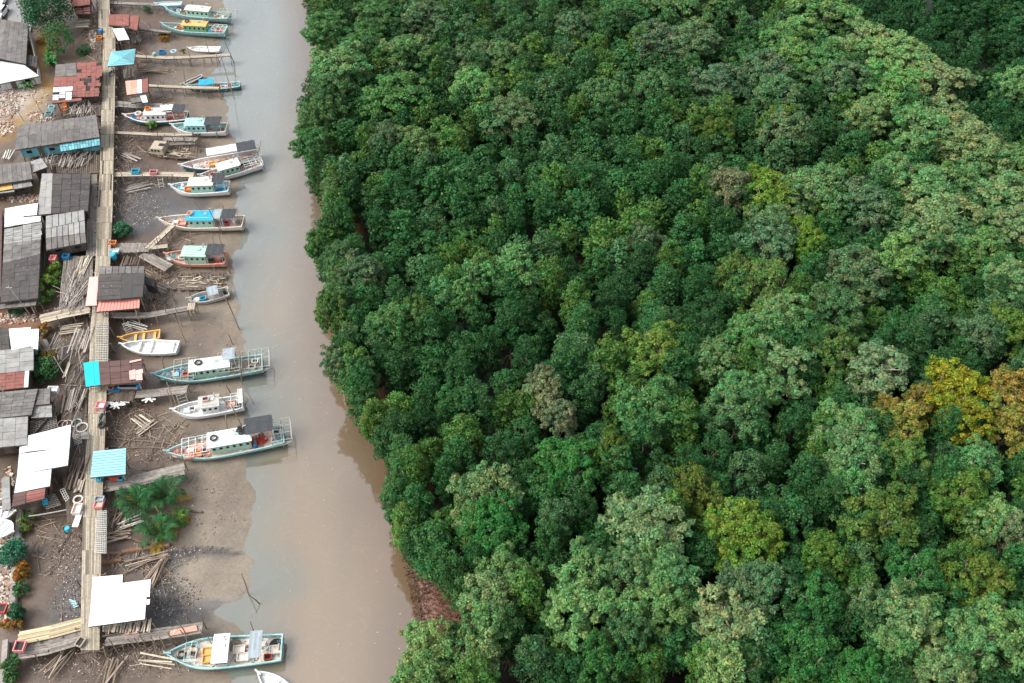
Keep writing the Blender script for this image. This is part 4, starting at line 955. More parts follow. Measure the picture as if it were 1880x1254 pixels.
def S(name, label, pieces, **k): k.setdefault('group', HG); return shed(name, label, pieces, **k)
S('pavilion', 'open pavilion with turquoise ribbed hipped roof over the upper boardwalk',
  [([(204, 96), (249, 90), (222, 106), (222, 106)], [5, 5, 6.3, 6.3], 'r_aqua', 1, 1, dict(rib=.45, dir='h', open=1)),
   ([(222, 106), (249, 90), (246, 118), (222, 106)], [6.3, 5, 5, 6.3], 'r_aqua', 1, 1, dict(open=1, jit=.02, rib=.45)),
   ([(222, 106), (222, 106), (246, 118), (198, 122)], [6.3, 6.3, 5, 5], 'r_aqua', 1, 1, dict(rib=.45, dir='h', open=1)),
   ([(204, 96), (222, 106), (222, 106), (198, 122)], [5, 6.3, 6.3, 5], 'r_aqua', 1, 1, dict(open=1, rib=.45))],
  wall=[(204, 96, 4.9), (249, 90, 4.9), (246, 118, 4.9), (198, 122, 4.9)], posts=True, cat='pavilion')
S('rusty_shack', 'small shack with stone weighted rusty red roof near the top of the boardwalk', [([(200, 27), (237, 27), (237, 48), (199, 47)], [5, 5, 4.7, 4.7], 'r_red', 3, 2), ([(237, 28), (256, 30), (252, 56), (237, 52)], [4.8, 4.8, 4.4, 4.4], 'r_red', 2, 2)],
  wall=[(200, 27, 4.9), (256, 30, 4.7), (252, 56, 4.3), (199, 47, 4.6)])
S('awning', 'slanted white sheet awning below the stone weighted red roof', [([(206, 53), (228, 52), (238, 73), (217, 75)], [4.2, 4.2, 3.7, 3.7], 'r_white', 3, 1)], wall=[(206, 53, 4.1), (228, 52, 4.1), (238, 73, 3.6), (217, 75, 3.6)], posts=True, floor=2.3, cat='awning')
S('rusty_shack', 'open shack with orange red roof and one white strip, right of the boardwalk', [([(230, 149), (252, 147), (253, 172), (233, 175)], [4.7] * 4, 'salmon', 2, 2), ([(252, 147), (260, 146), (261, 171), (253, 172)], [4.74] * 4, 'r_white', 1, 1), ([(260, 146), (272, 144), (272, 170), (261, 171)], [4.7] * 4, 'r_red', 1, 2)],
  wall=[(230, 149, 4.6), (272, 144, 4.6), (272, 170, 4.6), (233, 175, 4.6)], posts=True, floor=2.1)
S('lean_to', 'grey corrugated lean-to scrap roof with a white sheet, below the orange shack', [([(239, 179), (258, 176), (261, 187), (241, 190)], [3.9] * 4, 'r_grey', 2, 1), ([(256, 174), (268, 173), (272, 188), (262, 189)], [4.1] * 4, 'r_white', 1, 1)],
  wall=[(239, 179, 3.8), (268, 173, 3.8), (272, 188, 3.8), (241, 190, 3.8)], posts=True, floor=2.0, cat='shelter')
S('village_house', 'house with terraced dark red roof strips at the top left of the boardwalk', [([(128, -20), (164, -22), (164, 8), (132, 12)], [6, 6, 5.2, 5.2], 'r_red', 3, 3, dict(rag=.3)), ([(134, 12), (166, 8), (167, 26), (140, 27)], [4.6, 4.6, 4.2, 4.2], 'r_red', 2, 4, dict(gap=.3))],
  wall=[(128, -20, 5.8), (164, -22, 5.8), (166, 24, 4.1), (138, 26, 4.1)], floor=2.4)
S('village_house', 'derelict house with collapsing rusty red and white roof strips left of the pavilion',
  [([(102, 119), (140, 116), (141, 139), (101, 142)], [5.4, 5.4, 5.0, 5.0], 'r_grey', 2, 2), ([(141, 117), (187, 115), (185, 139), (141, 140)], [5.4, 5.4, 5, 5], 'r_red', 5, 4, dict(miss=.05, rag=.3)),
   ([(100, 142), (147, 140), (147, 158), (98, 160)], [5.0, 5.0, 4.7, 4.7], 'r_red', 4, 2), ([(147, 140), (183, 139), (182, 157), (147, 158)], [5.0, 5.0, 4.7, 4.7], 'r_red', 5, 4, dict(miss=.4, rag=.4, open=1)),
   ([(98, 161), (134, 159), (133, 168), (97, 170)], [4.7, 4.7, 4.5, 4.5], 'r_white', 3, 2, dict(miss=.1)), ([(134, 159), (182, 157), (181, 177), (133, 178)], [4.7, 4.7, 4.3, 4.3], 'r_red', 6, 4, dict(miss=.12, rag=.3)), ([(97, 171), (133, 169), (132, 184), (96, 185)], [4.5, 4.5, 4.1, 4.1], 'r_white2', 3, 4, dict(miss=.2, gap=.12)),
   ([(96, 186), (150, 180), (150, 185), (96, 190)], [4.1, 4.1, 3.9, 3.9], 'r_red', 3, 1)],
  wall=[(102, 119, 5.3), (187, 115, 5.3), (181, 177, 4.2), (96, 184, 4.0)], floor=2.4)
S('village_house', 'house with steep grey plank roof and white lower roof in the top left corner',
  [([(12, 37), (52, 44), (48, 118), (0, 108)], [6.2, 5.6, 5.6, 6.2], 'r_grey', 5, 6), ([(-40, 33), (12, 37), (0, 108), (-40, 104)], [5.4, 6.2, 6.2, 5.4], 'r_grey', 5, 6), ([(-30, 107), (45, 120), (72, 140), (-30, 160)], [5.2, 5.2, 4.2, 4.2], 'r_white', 5, 4, dict(jit=.05, open=1)),
   ([(48, 101), (70, 104), (68, 124), (46, 120)], [4.8, 4.5, 4.5, 4.8], 'r_dark', 4, 2, dict(gap=.08))],
  wall=[(-40, 33, 5.3), (52, 44, 5.5), (72, 124, 4.2), (72, 140, 4.1), (-30, 160, 4.1)], floor=1.7, wm='w_white')
S('long_shed', 'long shed with dark grey ridged roof and peeling blue plank wall', [([(36, 231), (177, 211), (180, 231), (30, 252)], [5.6, 5.6, 6.3, 6.3], 'r_grey', 14, 1), ([(30, 252), (180, 231), (183, 252), (27, 276)], [6.3, 6.3, 5.3, 5.3], 'r_grey', 13, 1, dict(jit=.2)),
   ([(108, 263), (183, 253), (184, 267), (112, 279)], [5.0, 5.0, 4.2, 4.2], 'w_blue', 14, 2, dict(jit=.35, gap=.06))],
  wall=[(36, 231, 5.5), (177, 211, 5.5), (186, 262, 4.6), (110, 272, 4.4), (27, 274, 5.1)], wm='w_blue', floor=2.4)
S('village_house', 'low grey roofed house at the left edge with an orange and grey lower roof', [([(-30, 306), (55, 297), (60, 329), (-30, 343)], [5.4, 5.4, 4.8, 4.8], 'r_grey', 10, 1, dict(jit=.2)), ([(-30, 346), (22, 337), (24, 347), (-30, 356)], [4.0] * 4, 'yellow', 5, 2, dict(jit=.2)), ([(23, 337), (56, 330), (60, 342), (25, 348)], [4.1] * 4, 'r_light', 4, 1, dict(jit=.3)), ([(-30, 352), (27, 345), (27, 352), (-30, 360)], [3.7] * 4, 'r_light', 3, 1)],
  wall=[(-30, 306, 5.3), (55, 297, 5.3), (60, 340, 4.0), (-30, 355, 3.6)], floor=1.7)
S('small_shed', 'tiny pale green grey sheet roof attached to the left edge house', [([(55, 297), (76, 291), (88, 307), (61, 317)], [4.6] * 4, 'r_light', 2, 2)], wall=[(55, 297, 4.5), (76, 291, 4.5), (88, 307, 4.5), (61, 317, 4.5)], floor=1.9, wm='w_wood')
S('shed', 'big shed under dark weathered roof with grey left strip, beside the boardwalk', [([(77, 319), (97, 319), (94, 393), (68, 395)], [5.2, 5.6, 5.6, 5.2], 'r_light', 2, 5, dict(jit=.06)), ([(97, 319), (167, 319), (162, 388), (94, 393)], [5.6, 5.0, 5.0, 5.6], 'r_dark', 4, 7, dict(gap=.06, jit=.15))],
  wall=[(77, 319, 5.1), (167, 319, 4.9), (162, 388, 4.9), (68, 395, 5.1)], floor=2.4, wm='w_wood')
S('shed', 'square shed with pale grey panel roof in three rows of sheets', [([(84, 397), (155, 386), (156, 405), (84, 421)], [5.5, 5.5, 5.3, 5.3], 'r_light', 6, 1, dict(gap=.09)), ([(84, 421), (156, 405), (157, 428), (84, 438)], [5.3, 5.3, 5.1, 5.1], 'r_light', 7, 1, dict(gap=.09, jit=.2)), ([(84, 438), (157, 428), (159, 446), (85, 460)], [5.1, 5.1, 4.9, 4.9], 'r_grey', 7, 1, dict(gap=.09, jit=.25))],
  wall=[(84, 397, 5.4), (155, 386, 5.4), (159, 446, 4.8), (85, 460, 4.8)], floor=2.4)
S('village_house', 'house with bright white metal roof patches above a long black roof', [([(9, 383), (44, 377), (43, 412), (8, 418)], [5.6, 5.6, 5.3, 5.3], 'r_white', 2, 3), ([(43, 377), (70, 373), (68, 395), (43, 397)], [5.7] * 4, 'r_white2', 1, 1), ([(43, 399), (75, 397), (75, 407), (42, 412)], [5.4] * 4, 'r_white', 2, 1)],
  wall=[(9, 383, 5.5), (70, 373, 5.5), (75, 407, 5.3), (8, 418, 5.2)], floor=2.0, wm='w_white')
S('long_shed', 'long black roofed shed with grey slatted upper sheets at left edge', [([(8, 422), (75, 409), (75, 440), (7, 448)], [5.2, 5.2, 5.2, 5.2], 'r_light', 4, 8, dict(jit=.28, rag=.2, gap=.05)), ([(7, 448), (75, 440), (74, 467), (5, 484)], [5.2] * 4, 'r_grey', 4, 5, dict(jit=.25)), ([(5, 484), (74, 467), (72, 512), (3, 520)], [5.2, 5.2, 5, 5], 'r_dark', 3, 5), ([(3, 520), (72, 512), (70, 548), (1, 556)], [5.0, 5.0, 4.7, 4.7], 'r_dark', 4, 3)],
  wall=[(8, 422, 5.1), (75, 409, 5.1), (70, 548, 4.6), (1, 556, 4.6)], floor=2.0)
S('lean_to', 'narrow red grey lean-to roof under the long black roofed shed', [([(0, 559), (68, 551), (66, 561), (0, 568)], [3.9] * 4, 'r_grey', 6, 1, dict(jit=.3)), ], wall=[(0, 559, 3.8), (68, 551, 3.8), (66, 561, 3.8), (0, 568, 3.8)], posts=True, floor=1.8, cat='shelter')
S('village_house', 'tall dark sheet roofed house cut off by the left edge beside the black roofs', [([(-60, 392), (5, 385), (2, 545), (-60, 550)], [4.8] * 4, 'r_brown', 4, 8)], wall=[(-60, 392, 4.7), (5, 385, 4.7), (2, 545, 4.7), (-60, 550, 4.7)], floor=2.0)
S('market_hall', 'open hall with charcoal felt roof spanning the middle of the boardwalk', [([(183, 489), (266, 489), (265, 502), (182, 504)], [5.6] * 4, 'r_grey', 7, 1, dict(gap=.08, jit=.3)), ([(182, 504), (224, 503), (222, 549), (177, 552)], [5.9, 6.0, 5.7, 5.5], 'r_dark', 1, 7), ([(224, 503), (266, 502), (262, 545), (222, 549)], [6.0, 5.9, 5.5, 5.7], 'r_tar', 2, 2, dict(jit=.08, gap=.02))],
  wall=[(183, 489, 5.5), (266, 489, 5.5), (262, 545, 5.4), (177, 552, 5.4)], posts=True, cat='pavilion')
S('awning', 'pale pink sheet awning covering the left half of the mid boardwalk', [([(164, 509), (181, 508), (178, 561), (157, 562)], [4.6] * 4, 'r_pink2', 1, 1)], wall=[(164, 509, 4.5), (181, 508, 4.5), (178, 561, 4.5), (157, 562, 4.5)], posts=True, cat='awning')
S('awning', 'salmon pink ribbed awning along the lower edge of charcoal hall', [([(182, 553), (257, 548), (256, 566), (177, 573)], [4.9, 4.9, 4.3, 4.3], 'r_pink', 1, 1, dict(rib=.42, rw=.07, rt=.8))], wall=[(182, 553, 4.7), (257, 548, 4.7), (256, 566, 4.2), (177, 573, 4.2)], posts=True, cat='awning')
S('water_tank', 'black square tarpaulin covered frame at the right end of charcoal hall', [([(267, 508), (284, 512), (284, 526), (266, 522)], [4.3] * 4, 'black', 1, 1)], wall=[(267, 508, 4.2), (284, 512, 4.2), (284, 526, 4.2), (266, 522, 4.2)], floor=2.2, wm='black', cat='storage box', inset=.1)
S('village_house', 'house with dazzling plain white roof at the left edge below the green bush', [([(16, 604), (57, 601), (57, 636), (21, 643)], [5.2] * 4, 'r_white2', 1, 1, dict(jit=.02)), ([(57, 605), (72, 604), (70, 642), (57, 640)], [5.2] * 4, 'r_white2', 1, 1, dict(jit=.02)), ([(-40, 600), (16, 602), (18, 643), (-40, 650)], [5.0] * 4, 'r_dark', 4, 4)],
  wall=[(-40, 600, 4.9), (72, 604, 5.1), (70, 641, 5.1), (-40, 650, 4.9)], floor=2.0, wm='w_blue')
S('village_house', 'grey sheet roofed house directly below the dazzling white roof', [([(-40, 648), (62, 637), (62, 680), (-40, 690)], [5.2, 5.2, 4.9, 4.9], 'r_light', 4, 5, dict(jit=.15)), ([(-40, 690), (46, 681), (44, 712), (-40, 722)], [4.8, 4.8, 4.5, 4.5], 'r_red', 5, 5, dict(jit=.06)), ([(46, 681), (54, 680), (52, 711), (44, 712)], [4.85, 4.85, 4.55, 4.55], 'r_white', 1, 1)],
  wall=[(-40, 648, 5.1), (62, 637, 5.1), (54, 708, 4.4), (-40, 722, 4.4)], floor=2.0)
S('long_shed', 'wide grey weathered roof with dark stains at left edge above the big white roof', [([(-40, 724), (70, 714), (58, 762), (-40, 772)], [5.3, 5.3, 5.1, 5.1], 'r_grey', 5, 8, dict(jit=.25)), ([(70, 715), (93, 713), (92, 742), (66, 744)], [4.9] * 4, 'r_grey', 2, 3, dict(jit=.2)), ([(66, 745), (95, 742), (96, 766), (57, 768)], [4.5] * 4, 'r_light', 3, 3, dict(jit=.3, miss=.15, open=1)), ([(-40, 772), (52, 765), (50, 817), (-40, 826)], [5.1, 5.1, 4.8, 4.8], 'r_light', 4, 4, dict(jit=.1))],
  wall=[(-40, 724, 5.2), (93, 713, 4.8), (96, 766, 4.4), (50, 817, 4.7), (-40, 826, 4.7)], floor=2.0)
S('warehouse', 'warehouse with big stepped pale white roof and brown pink lower sheets', [([(52, 800), (131, 780), (128, 822), (50, 830)], [5.8, 5.8, 5.6, 5.6], 'r_white', 2, 4, dict(jit=.035, gap=.02)), ([(36, 821), (50, 818), (50, 830), (35, 834)], [5.62] * 4, 'r_white', 1, 1, dict(jit=.03)), ([(35, 834), (128, 822), (125, 855), (32, 872)], [5.6, 5.6, 5.4, 5.4], 'r_white', 2, 3, dict(jit=.035, gap=.02)), ([(32, 872), (95, 862), (92, 893), (26, 906)], [5.4, 5.4, 5.2, 5.2], 'r_white', 2, 3, dict(jit=.035, gap=.02)),
   ([(26, 907), (49, 902), (47, 925), (21, 932)], [5.1, 5.1, 4.9, 4.9], 'r_brown', 1, 3, dict(jit=.2)), ([(49, 903), (84, 896), (82, 916), (48, 924)], [5.1, 5.1, 4.9, 4.9], 'r_red', 1, 5, dict(jit=.35))],
  wall=[(52, 800, 5.7), (131, 780, 5.7), (125, 855, 5.3), (95, 862, 5.3), (83, 914, 4.8), (21, 930, 4.8), (36, 821, 5.5)], floor=2.4, wm='w_wood')
S('shelter', 'open shelter with red brown sheet roof right of cyan tarpaulin', [([(181, 665), (262, 659), (261, 702), (184, 708)], [4.9, 4.9, 4.7, 4.7], 'r_brown', 4, 4, dict(gap=.05, jit=.12)), ([(237, 684), (260, 678), (261, 695), (238, 697)], [5.05, 5.05, 4.95, 4.95], 'r_pink2', 2, 2, dict(rag=.3)), ([(238, 663), (260, 659), (260, 662), (238, 667)], [5.1] * 4, 'r_pink2', 1, 1)],
  wall=[(181, 665, 4.8), (262, 659, 4.8), (261, 702, 4.6), (184, 708, 4.6)], posts=True, floor=2.3, cat='shelter')
S('tarpaulin_cover', 'vivid cyan tarpaulin sheet stretched over the boardwalk', [([(153, 667), (180, 664), (183, 707), (158, 710)], [4.7, 4.6, 4.6, 4.7], 'cyan', 3, 1, dict(gap=.0, jit=.03, rag=.12))], wall=[(153, 667, 4.5), (180, 664, 4.5), (183, 707, 4.5), (158, 710, 4.5)], posts=True, cat='tarpaulin')
S('shelter', 'open shelter with pale blue ribbed metal roof above the nipa palms', [([(171, 829), (232, 823), (231, 871), (166, 877)], [5.1, 5.1, 4.8, 4.8], 'r_blue', 1, 1, dict(rib=.36, dir='h', rw=.09, rt=.78))], wall=[(171, 829, 4.9), (232, 823, 4.9), (231, 871, 4.6), (166, 877, 4.6)], posts=True, floor=2.4, cat='shelter')
S('shelter', 'open shelter with glaring white stepped roof at the foot of the boardwalk', [([(170, 1060), (226, 1055), (225, 1073), (169, 1079)], [5.2] * 4, 'r_white2', 1, 1, dict(jit=.01)), ([(169, 1078), (277, 1064), (275, 1096), (167, 1110)], [5.21, 5.2, 5.1, 5.1], 'r_white2', 1, 1, dict(jit=.01, gap=0)), ([(167, 1110), (269, 1097), (266, 1137), (163, 1151)], [5.1, 5.1, 5.0, 5.0], 'r_white2', 1, 1, dict(jit=.01, gap=0)), ([(269, 1101), (276, 1100), (275, 1110), (269, 1111)], [5.12] * 4, 'r_white2', 1, 1, dict(jit=.01))],
  wall=[(170, 1060, 5.1), (277, 1066, 5.1), (266, 1136, 4.9), (163, 1150, 4.9)], posts=True, floor=2.4, cat='shelter')
S('small_shed', 'narrow mossy grey sheet roof at the left edge beside the warehouse', [([(3, 878), (18, 875), (20, 935), (4, 938)], [3.6] * 4, 'r_light', 1, 3)], wall=[(3, 878, 3.5), (18, 875, 3.5), (20, 935, 3.5), (4, 938, 3.5)], floor=1.9)

# ------------------------------------------------------------------ small things
def sgl(mb_, name, mt, label, cat, loc, group=None, rz=0):
    o = mb_.build(name, M[mt]); o.location = loc; o.rotation_euler = (0, 0, rz); tag(o, label, cat, group); return o
def crate(loc, m, label, sx=1.0, sy=.7, h=.5, rz=0, group='plastic crates and bins lying about the village', name='plastic_crate', fill=None):
    b_ = MB(); t = .06
    b_.box((0, 0, .03), (sx, sy, .06), tint=.8)
    for s in (-1, 1): b_.box((s * (sx / 2 - t / 2), 0, h / 2), (t, sy, h)); b_.box((0, s * (sy / 2 - t / 2), h / 2), (sx - 2 * t, t, h), tint=.93)
    for s in (-1, 1): b_.box((s * (sx / 2 + .01), 0, h - .03), (t, sy + .08, .07), tint=1.05); b_.box((0, s * (sy / 2 + .01), h - .035), (sx, t, .07), tint=1.02)
    root = empty(name, loc, rz); tag(root, label, 'crate', group); b_.build('box', M[m], root)
    f = MB(); f.box((0, 0, h * .55), (sx - 2.2 * t, sy - 2.2 * t, .04)); f.build('contents', M[fill or 'black'], root); return root
def barrel(loc, m, label, r=.29, h=.85, group='barrels and drums in the village'):
    b_ = MB(); 
    for a, c_, r0, r1 in ((0, .1, .94, 1), (.1, .33, 1, 1), (.33, .37, 1.05, 1.05), (.37, .63, 1, 1), (.63, .67, 1.05, 1.05), (.67, .92, 1, 1), (.92, 1, 1, .93)): b_.tube((0, 0, a * h), (0, 0, c_ * h), r * r0, r * r1, 14)
    root = empty('barrel', loc); tag(root, label, 'barrel', group); b_.build('drum', M[m], root); l = MB(); l.tube((0, 0, h), (0, 0, h + .04), r * .9, r * .85, 14); l.build('lid', M[m], root)
def tyre(loc, label, R_=.36, r=.12, m='black', tilt=0, group='old tyres and lifebuoys'): b_ = MB(); b_.torus((0, 0, r), R_ - r * .4, r, 16, 7, tilt); sgl(b_, 'tyre' if m == 'black' else 'lifebuoy', m, label, 'tyre' if m == 'black' else 'lifebuoy', loc, group)
def P3(px, py, z): return G(px, py, z)
GL = lambda px, py, dz=0: GG(px, py, dz)
Z2 = ZW + .03
crate(P3(250, 318, 2.15), 'skyblue', 'bright blue plastic crate on the pier with the pink crate', 1.15, .8, .55)
crate(P3(283, 319, 2.15), 'pink', 'pink plastic crate on the pier right of a blue crate', 1.1, .75, .5)
crate(P3(208, 450, 2.15), 'orange', 'orange yellow plastic bin on the plank landing', 1.0, .75, .6)
crate(P3(212, 464, 2.15), 'lightblue', 'pale blue cooler box below the orange bin on plank landing', 1.1, .7, .45, fill='white')
barrel(P3(210, 475, 1.9), 'skyblue', 'bright blue barrel below the pale blue cooler', .42, .9)
barrel(P3(186, 60, Z2 - .1), 'blue', 'blue drum beside the top of the boardwalk above an orange crate', .4, .6)
crate(P3(184, 72, Z2 - .2), 'orange', 'orange crate beside the boardwalk below a blue drum', .8, .7, .55)
crate(P3(299, 99, 2.05), 'blue', 'dark blue plastic crate on the long narrow pier', 1.1, .8, .6)
barrel(P3(284, 102, 2.05), 'teal', 'teal drum on the long narrow pier left of the dark blue crate', .35, .5)
tyre(P3(319, 95, 2.05), 'white lifebuoy lying on the long narrow pier', .5, .12, 'lightblue')
crate(P3(97, 202, 2.3), 'lightblue', 'turquoise box beside the rusty red roofed house', .95, .8, .7)
crate(P3(91, 211, 2.3), 'teal', 'dark teal crate below the turquoise box', 1.0, .8, .5)
crate(P3(155, 341 + 30, 2.5), 'mint', 'green cabinet box beside the big dark roofed shed', .8, .5, 1.2)
crate(P3(123, 474, 2.5), 'blue', 'blue tub on the grey timber platform', .9, .8, .6)
crate(P3(100, 480, 2.4), 'pink', 'faded pink box left of the blue tub', .8, 1.0, .8, fill='pink')
crate(P3(39, 1190, 2.6), 'pink', 'pink crate standing near the land end of the pale bridge', 1.0, 1.1, .6)
crate(P3(149, 1181, 2.66), 'wood', 'wooden frame box at the foot of the boardwalk', .7, .95, .4, rz=-.35)
crate(P3(4, 1120, 2.2), 'red', 'red open crate on the left edge by the hedge', 1.1, 1.0, .5)
crate(P3(100, 721, 2.75), 'white', 'white freezer box on the dark timber platform', 1.2, .8, .8, fill='white')
crate(P3(187, 749, Z2), 'pink', 'pink and white cooler on the boardwalk above the motorbike', 1.05, 1.0, .7, fill='white')
crate(P3(222, 881, 2.2), 'skyblue', 'small blue basin under the pale blue roofed shelter', .6, .5, .45)
crate(P3(213, 880, 2.2), 'red', 'red topped stall table under the pale blue roofed shelter', 1.0, .6, .8, fill='cream')
barrel(P3(125, 973, 2.5), 'skyblue', 'small blue can at the lower tip of the dark platform', .3, .4)
crate(P3(183, 882, Z2), 'skyblue', 'blue basket on the boardwalk edge left of stall table', .6, .5, .5)
crate(P3(203, 714, 2.3), 'orange', 'brown orange tray below the brown roofed shelter', .8, .6, .3)
crate(P3(211, 717, 2.3), 'blue', 'blue heap of cloth below the brown roofed shelter', 1.3, .5, .25, fill='blue')
crate(P3(237, 712, 2.3), 'greycan', 'long grey blue fish tank below the brown roofed shelter', 2.4, .7, .5)
barrel(P3(256, 712, 2.3), 'blue', 'blue drum at the right end of the brown roofed shelter', .3, .7)
crate(P3(185, 921, Z2), 'greycan', 'grey topped bench on the lower boardwalk', 1.0, .6, .7, fill='metal')
crate(P3(183, 929, Z2), 'pink', 'faded pink tray table on the lower boardwalk below the grey bench', .95, .9, .5, fill='pinkdeck')
crate(P3(144, 938, 2.5), 'cream', 'cream slatted table on the dark platform beside lower boardwalk', .9, 1.3, .6, fill='cream')
crate(P3(143, 954, 2.5), 'white', 'long white board on the dark platform below the cream table', .6, 2.0, .15, fill='white')
tyre(P3(144, 918, 2.5), 'pale pink round basin on the dark platform beside lower boardwalk', .55, .12, 'cream')
tyre(P3(187, 782, Z2), 'black tyre lying on the boardwalk below a motorbike', .42, .15)
for k, (px, py, c_, w_) in enumerate([(115, 779, 'pinkdeck', 'brown rope'), (124, 779, 'lattice', 'white rope'), (141, 777, 'lightblue', 'pale blue rope'), (151, 786, 'lattice', 'large grey rope')]):
    tyre(P3(px, py, 2.5), f'{w_} coil on the dark platform, {ORD[k]} of four coils', .62 if k != 3 else .75, .06 if k < 3 else .12, c_, group='rope coils on the dark platform')
# chairs
def chair(loc, m, label, rz=0):
    root = empty('plastic_chair', loc, rz); tag(root, label, 'chair', 'plastic chairs')
    b_ = MB(); b_.box((0, 0, .44), (.5, .5, .06)); b_.build('seat', M[m], root); b_ = MB(); b_.box((0, .24, .72), (.5, .05, .55), tint=.9); b_.build('backrest', M[m], root)
    for s in (-1, 1):
        for q in (-1, 1): b_ = MB(); b_.beam((s * .22, q * .22, 0), (s * .2, q * .2, .42), .05, .05); b_.build('leg', M[m], root)
        b_ = MB(); b_.beam((s * .26, -.2, .64), (s * .26, .22, .66), .05, .05); b_.beam((s * .26, -.2, .44), (s * .26, -.2, .64), .04, .04); b_.build('armrest', M[m], root)
chair(P3(121, 200, 2.5), 'orange', 'orange plastic chair on the deck before the rusty red house', .3)
chair(P3(119, 206, 2.5), 'orange', 'second orange plastic chair just below the first one', 2)
chair(P3(92, 901, 2.5), 'red', 'red plastic chair beside the warehouse with the white roof', -.5)
chair(P3(86, 927, 2.4), 'skyblue', 'blue plastic chair on planks below the warehouse', .2)
def motorbike(loc, label, rz):
    root = empty('motorbike', loc, rz); tag(root, label, 'motorbike', 'motorbikes on the boardwalk')
    for x in (-.62, .62):
        b_ = MB(); b_.torus((0, 0, 0), .26, .06, 16, 6, rad(90)); o = b_.build('wheel', M['black'], root); o.location = (x, 0, .31)
    b_ = MB(); b_.beam((-.5, 0, .62), (.25, 0, .6), .24, .2, .7); b_.build('seat', M['black'], root)
    b_ = MB(); b_.beam((-.62, 0, .35), (.5, 0, .4), .2, .24); b_.beam((.3, 0, .45), (.5, 0, .95), .28, .12); b_.build('body', M['greycan'], root)
    b_ = MB(); b_.beam((.48, -.34, 1.0), (.48, .34, 1.0), .05, .05); b_.beam((.62, 0, .3), (.46, 0, 1.0), .06, .06); b_.build('handlebar', M['metal'], root)
motorbike(P3(206, 137, Z2), 'parked motorbike on the upper boardwalk below the turquoise pavilion', rad(80))
motorbike(P3(189, 768, Z2), 'parked motorbike on the boardwalk above the black tyre', rad(88))
# lattices
def lattice(label, c4, z, nu, nv, m='lattice', cat='lattice panel', th=.05):
    q = [G(a, b_, z) for a, b_ in c4]; o = q[0].copy(); root = empty('lattice_panel', o); tag(root, label, cat, 'slatted lattice panels'); q = [p - o for p in q]
    P = lambda u, v: (q[0].lerp(q[1], u)).lerp(q[3].lerp(q[2], u), v); b_ = MB()
    for i in range(nu + 1): b_.beam(P(i / nu, 0), P(i / nu, 1), th, .05, rj(.85, 1.2))
    b_.build('long_slats', M[m], root); b_ = MB()
    for j in range(nv + 1): b_.beam(P(0, j / nv) + Vector((0, 0, .06)), P(1, j / nv) + Vector((0, 0, .06)), th * 1.6, .05, rj(.85, 1.2))
    b_.build('cross_slats', M[m], root)
lattice('long pale lattice lying on the middle boardwalk', [(177, 592), (199, 592), (198, 663), (175, 663)], 2.85, 5, 17)
lattice('pale lattice leaning at the right edge of the lower boardwalk', [(179, 940), (196, 938), (195, 1016), (173, 1014)], 2.9, 6, 22)
lattice('white slatted crate lid beside the big white roof', [(134, 800), (148, 797), (150, 813), (137, 818)], 2.7, 3, 6)
lattice('second slatted lid right of the first beside the big white roof', [(149, 794), (162, 794), (163, 806), (150, 806)], 2.7, 3, 5)
lattice('slatted pale rack on the platform below the warehouse corner', [(110, 900), (118, 897), (127, 915), (121, 921)], 3.1, 2, 5)
lattice('wire slatted frame on the deck below warehouse', [(84, 912), (101, 908), (112, 927), (85, 935)], 2.7, 5, 6, 'woodgrey')
lattice('turquoise lattice lying on dark mud left of the lower boardwalk', [(127, 1101), (139, 1105), (146, 1112), (136, 1116)], .9, 4, 4, 'lightblue')
lattice('white slatted pen on grey mesh platform above the big white roof', [(56, 775), (103, 762), (105, 783), (56, 798)], 3.2, 9, 7, 'woodgrey')
def ladder(label, p0, p1, wd=.7, m='lattice', n=5):
    d = p1 - p0; root = empty('ladder', p0); tag(root, label, 'ladder', 'ladders hanging from the piers'); s = side(d) * wd / 2; b_ = MB()
    for q in (-1, 1): b_.beam(s * q, d + s * q, .08, .08)
    b_.build('rail', M[m], root)
    for k in range(n): r_ = MB(); r_.beam(d * (k + .5) / n - s, d * (k + .5) / n + s, .06, .06); r_.build('rung', M[m], root)
ladder('white ladder leaning from the grey pier down to mud above the rowing boats', P3(229, 592, 2.2), GL(238, 611, .1), .75)
ladder('pale double ladder by the pier below the long teal boat', P3(331, 722, 2.2), GL(339, 745, .1), 1.1, n=4)
ladder('small ladder hanging from the pier below the pink crate', P3(294, 327, 2.1), GL(297, 345, .1), .7, n=3)
ladder('pale frame ladder by the pier end behind the palms', P3(308, 876, 2.1), GL(322, 896, .1), .9, n=4)

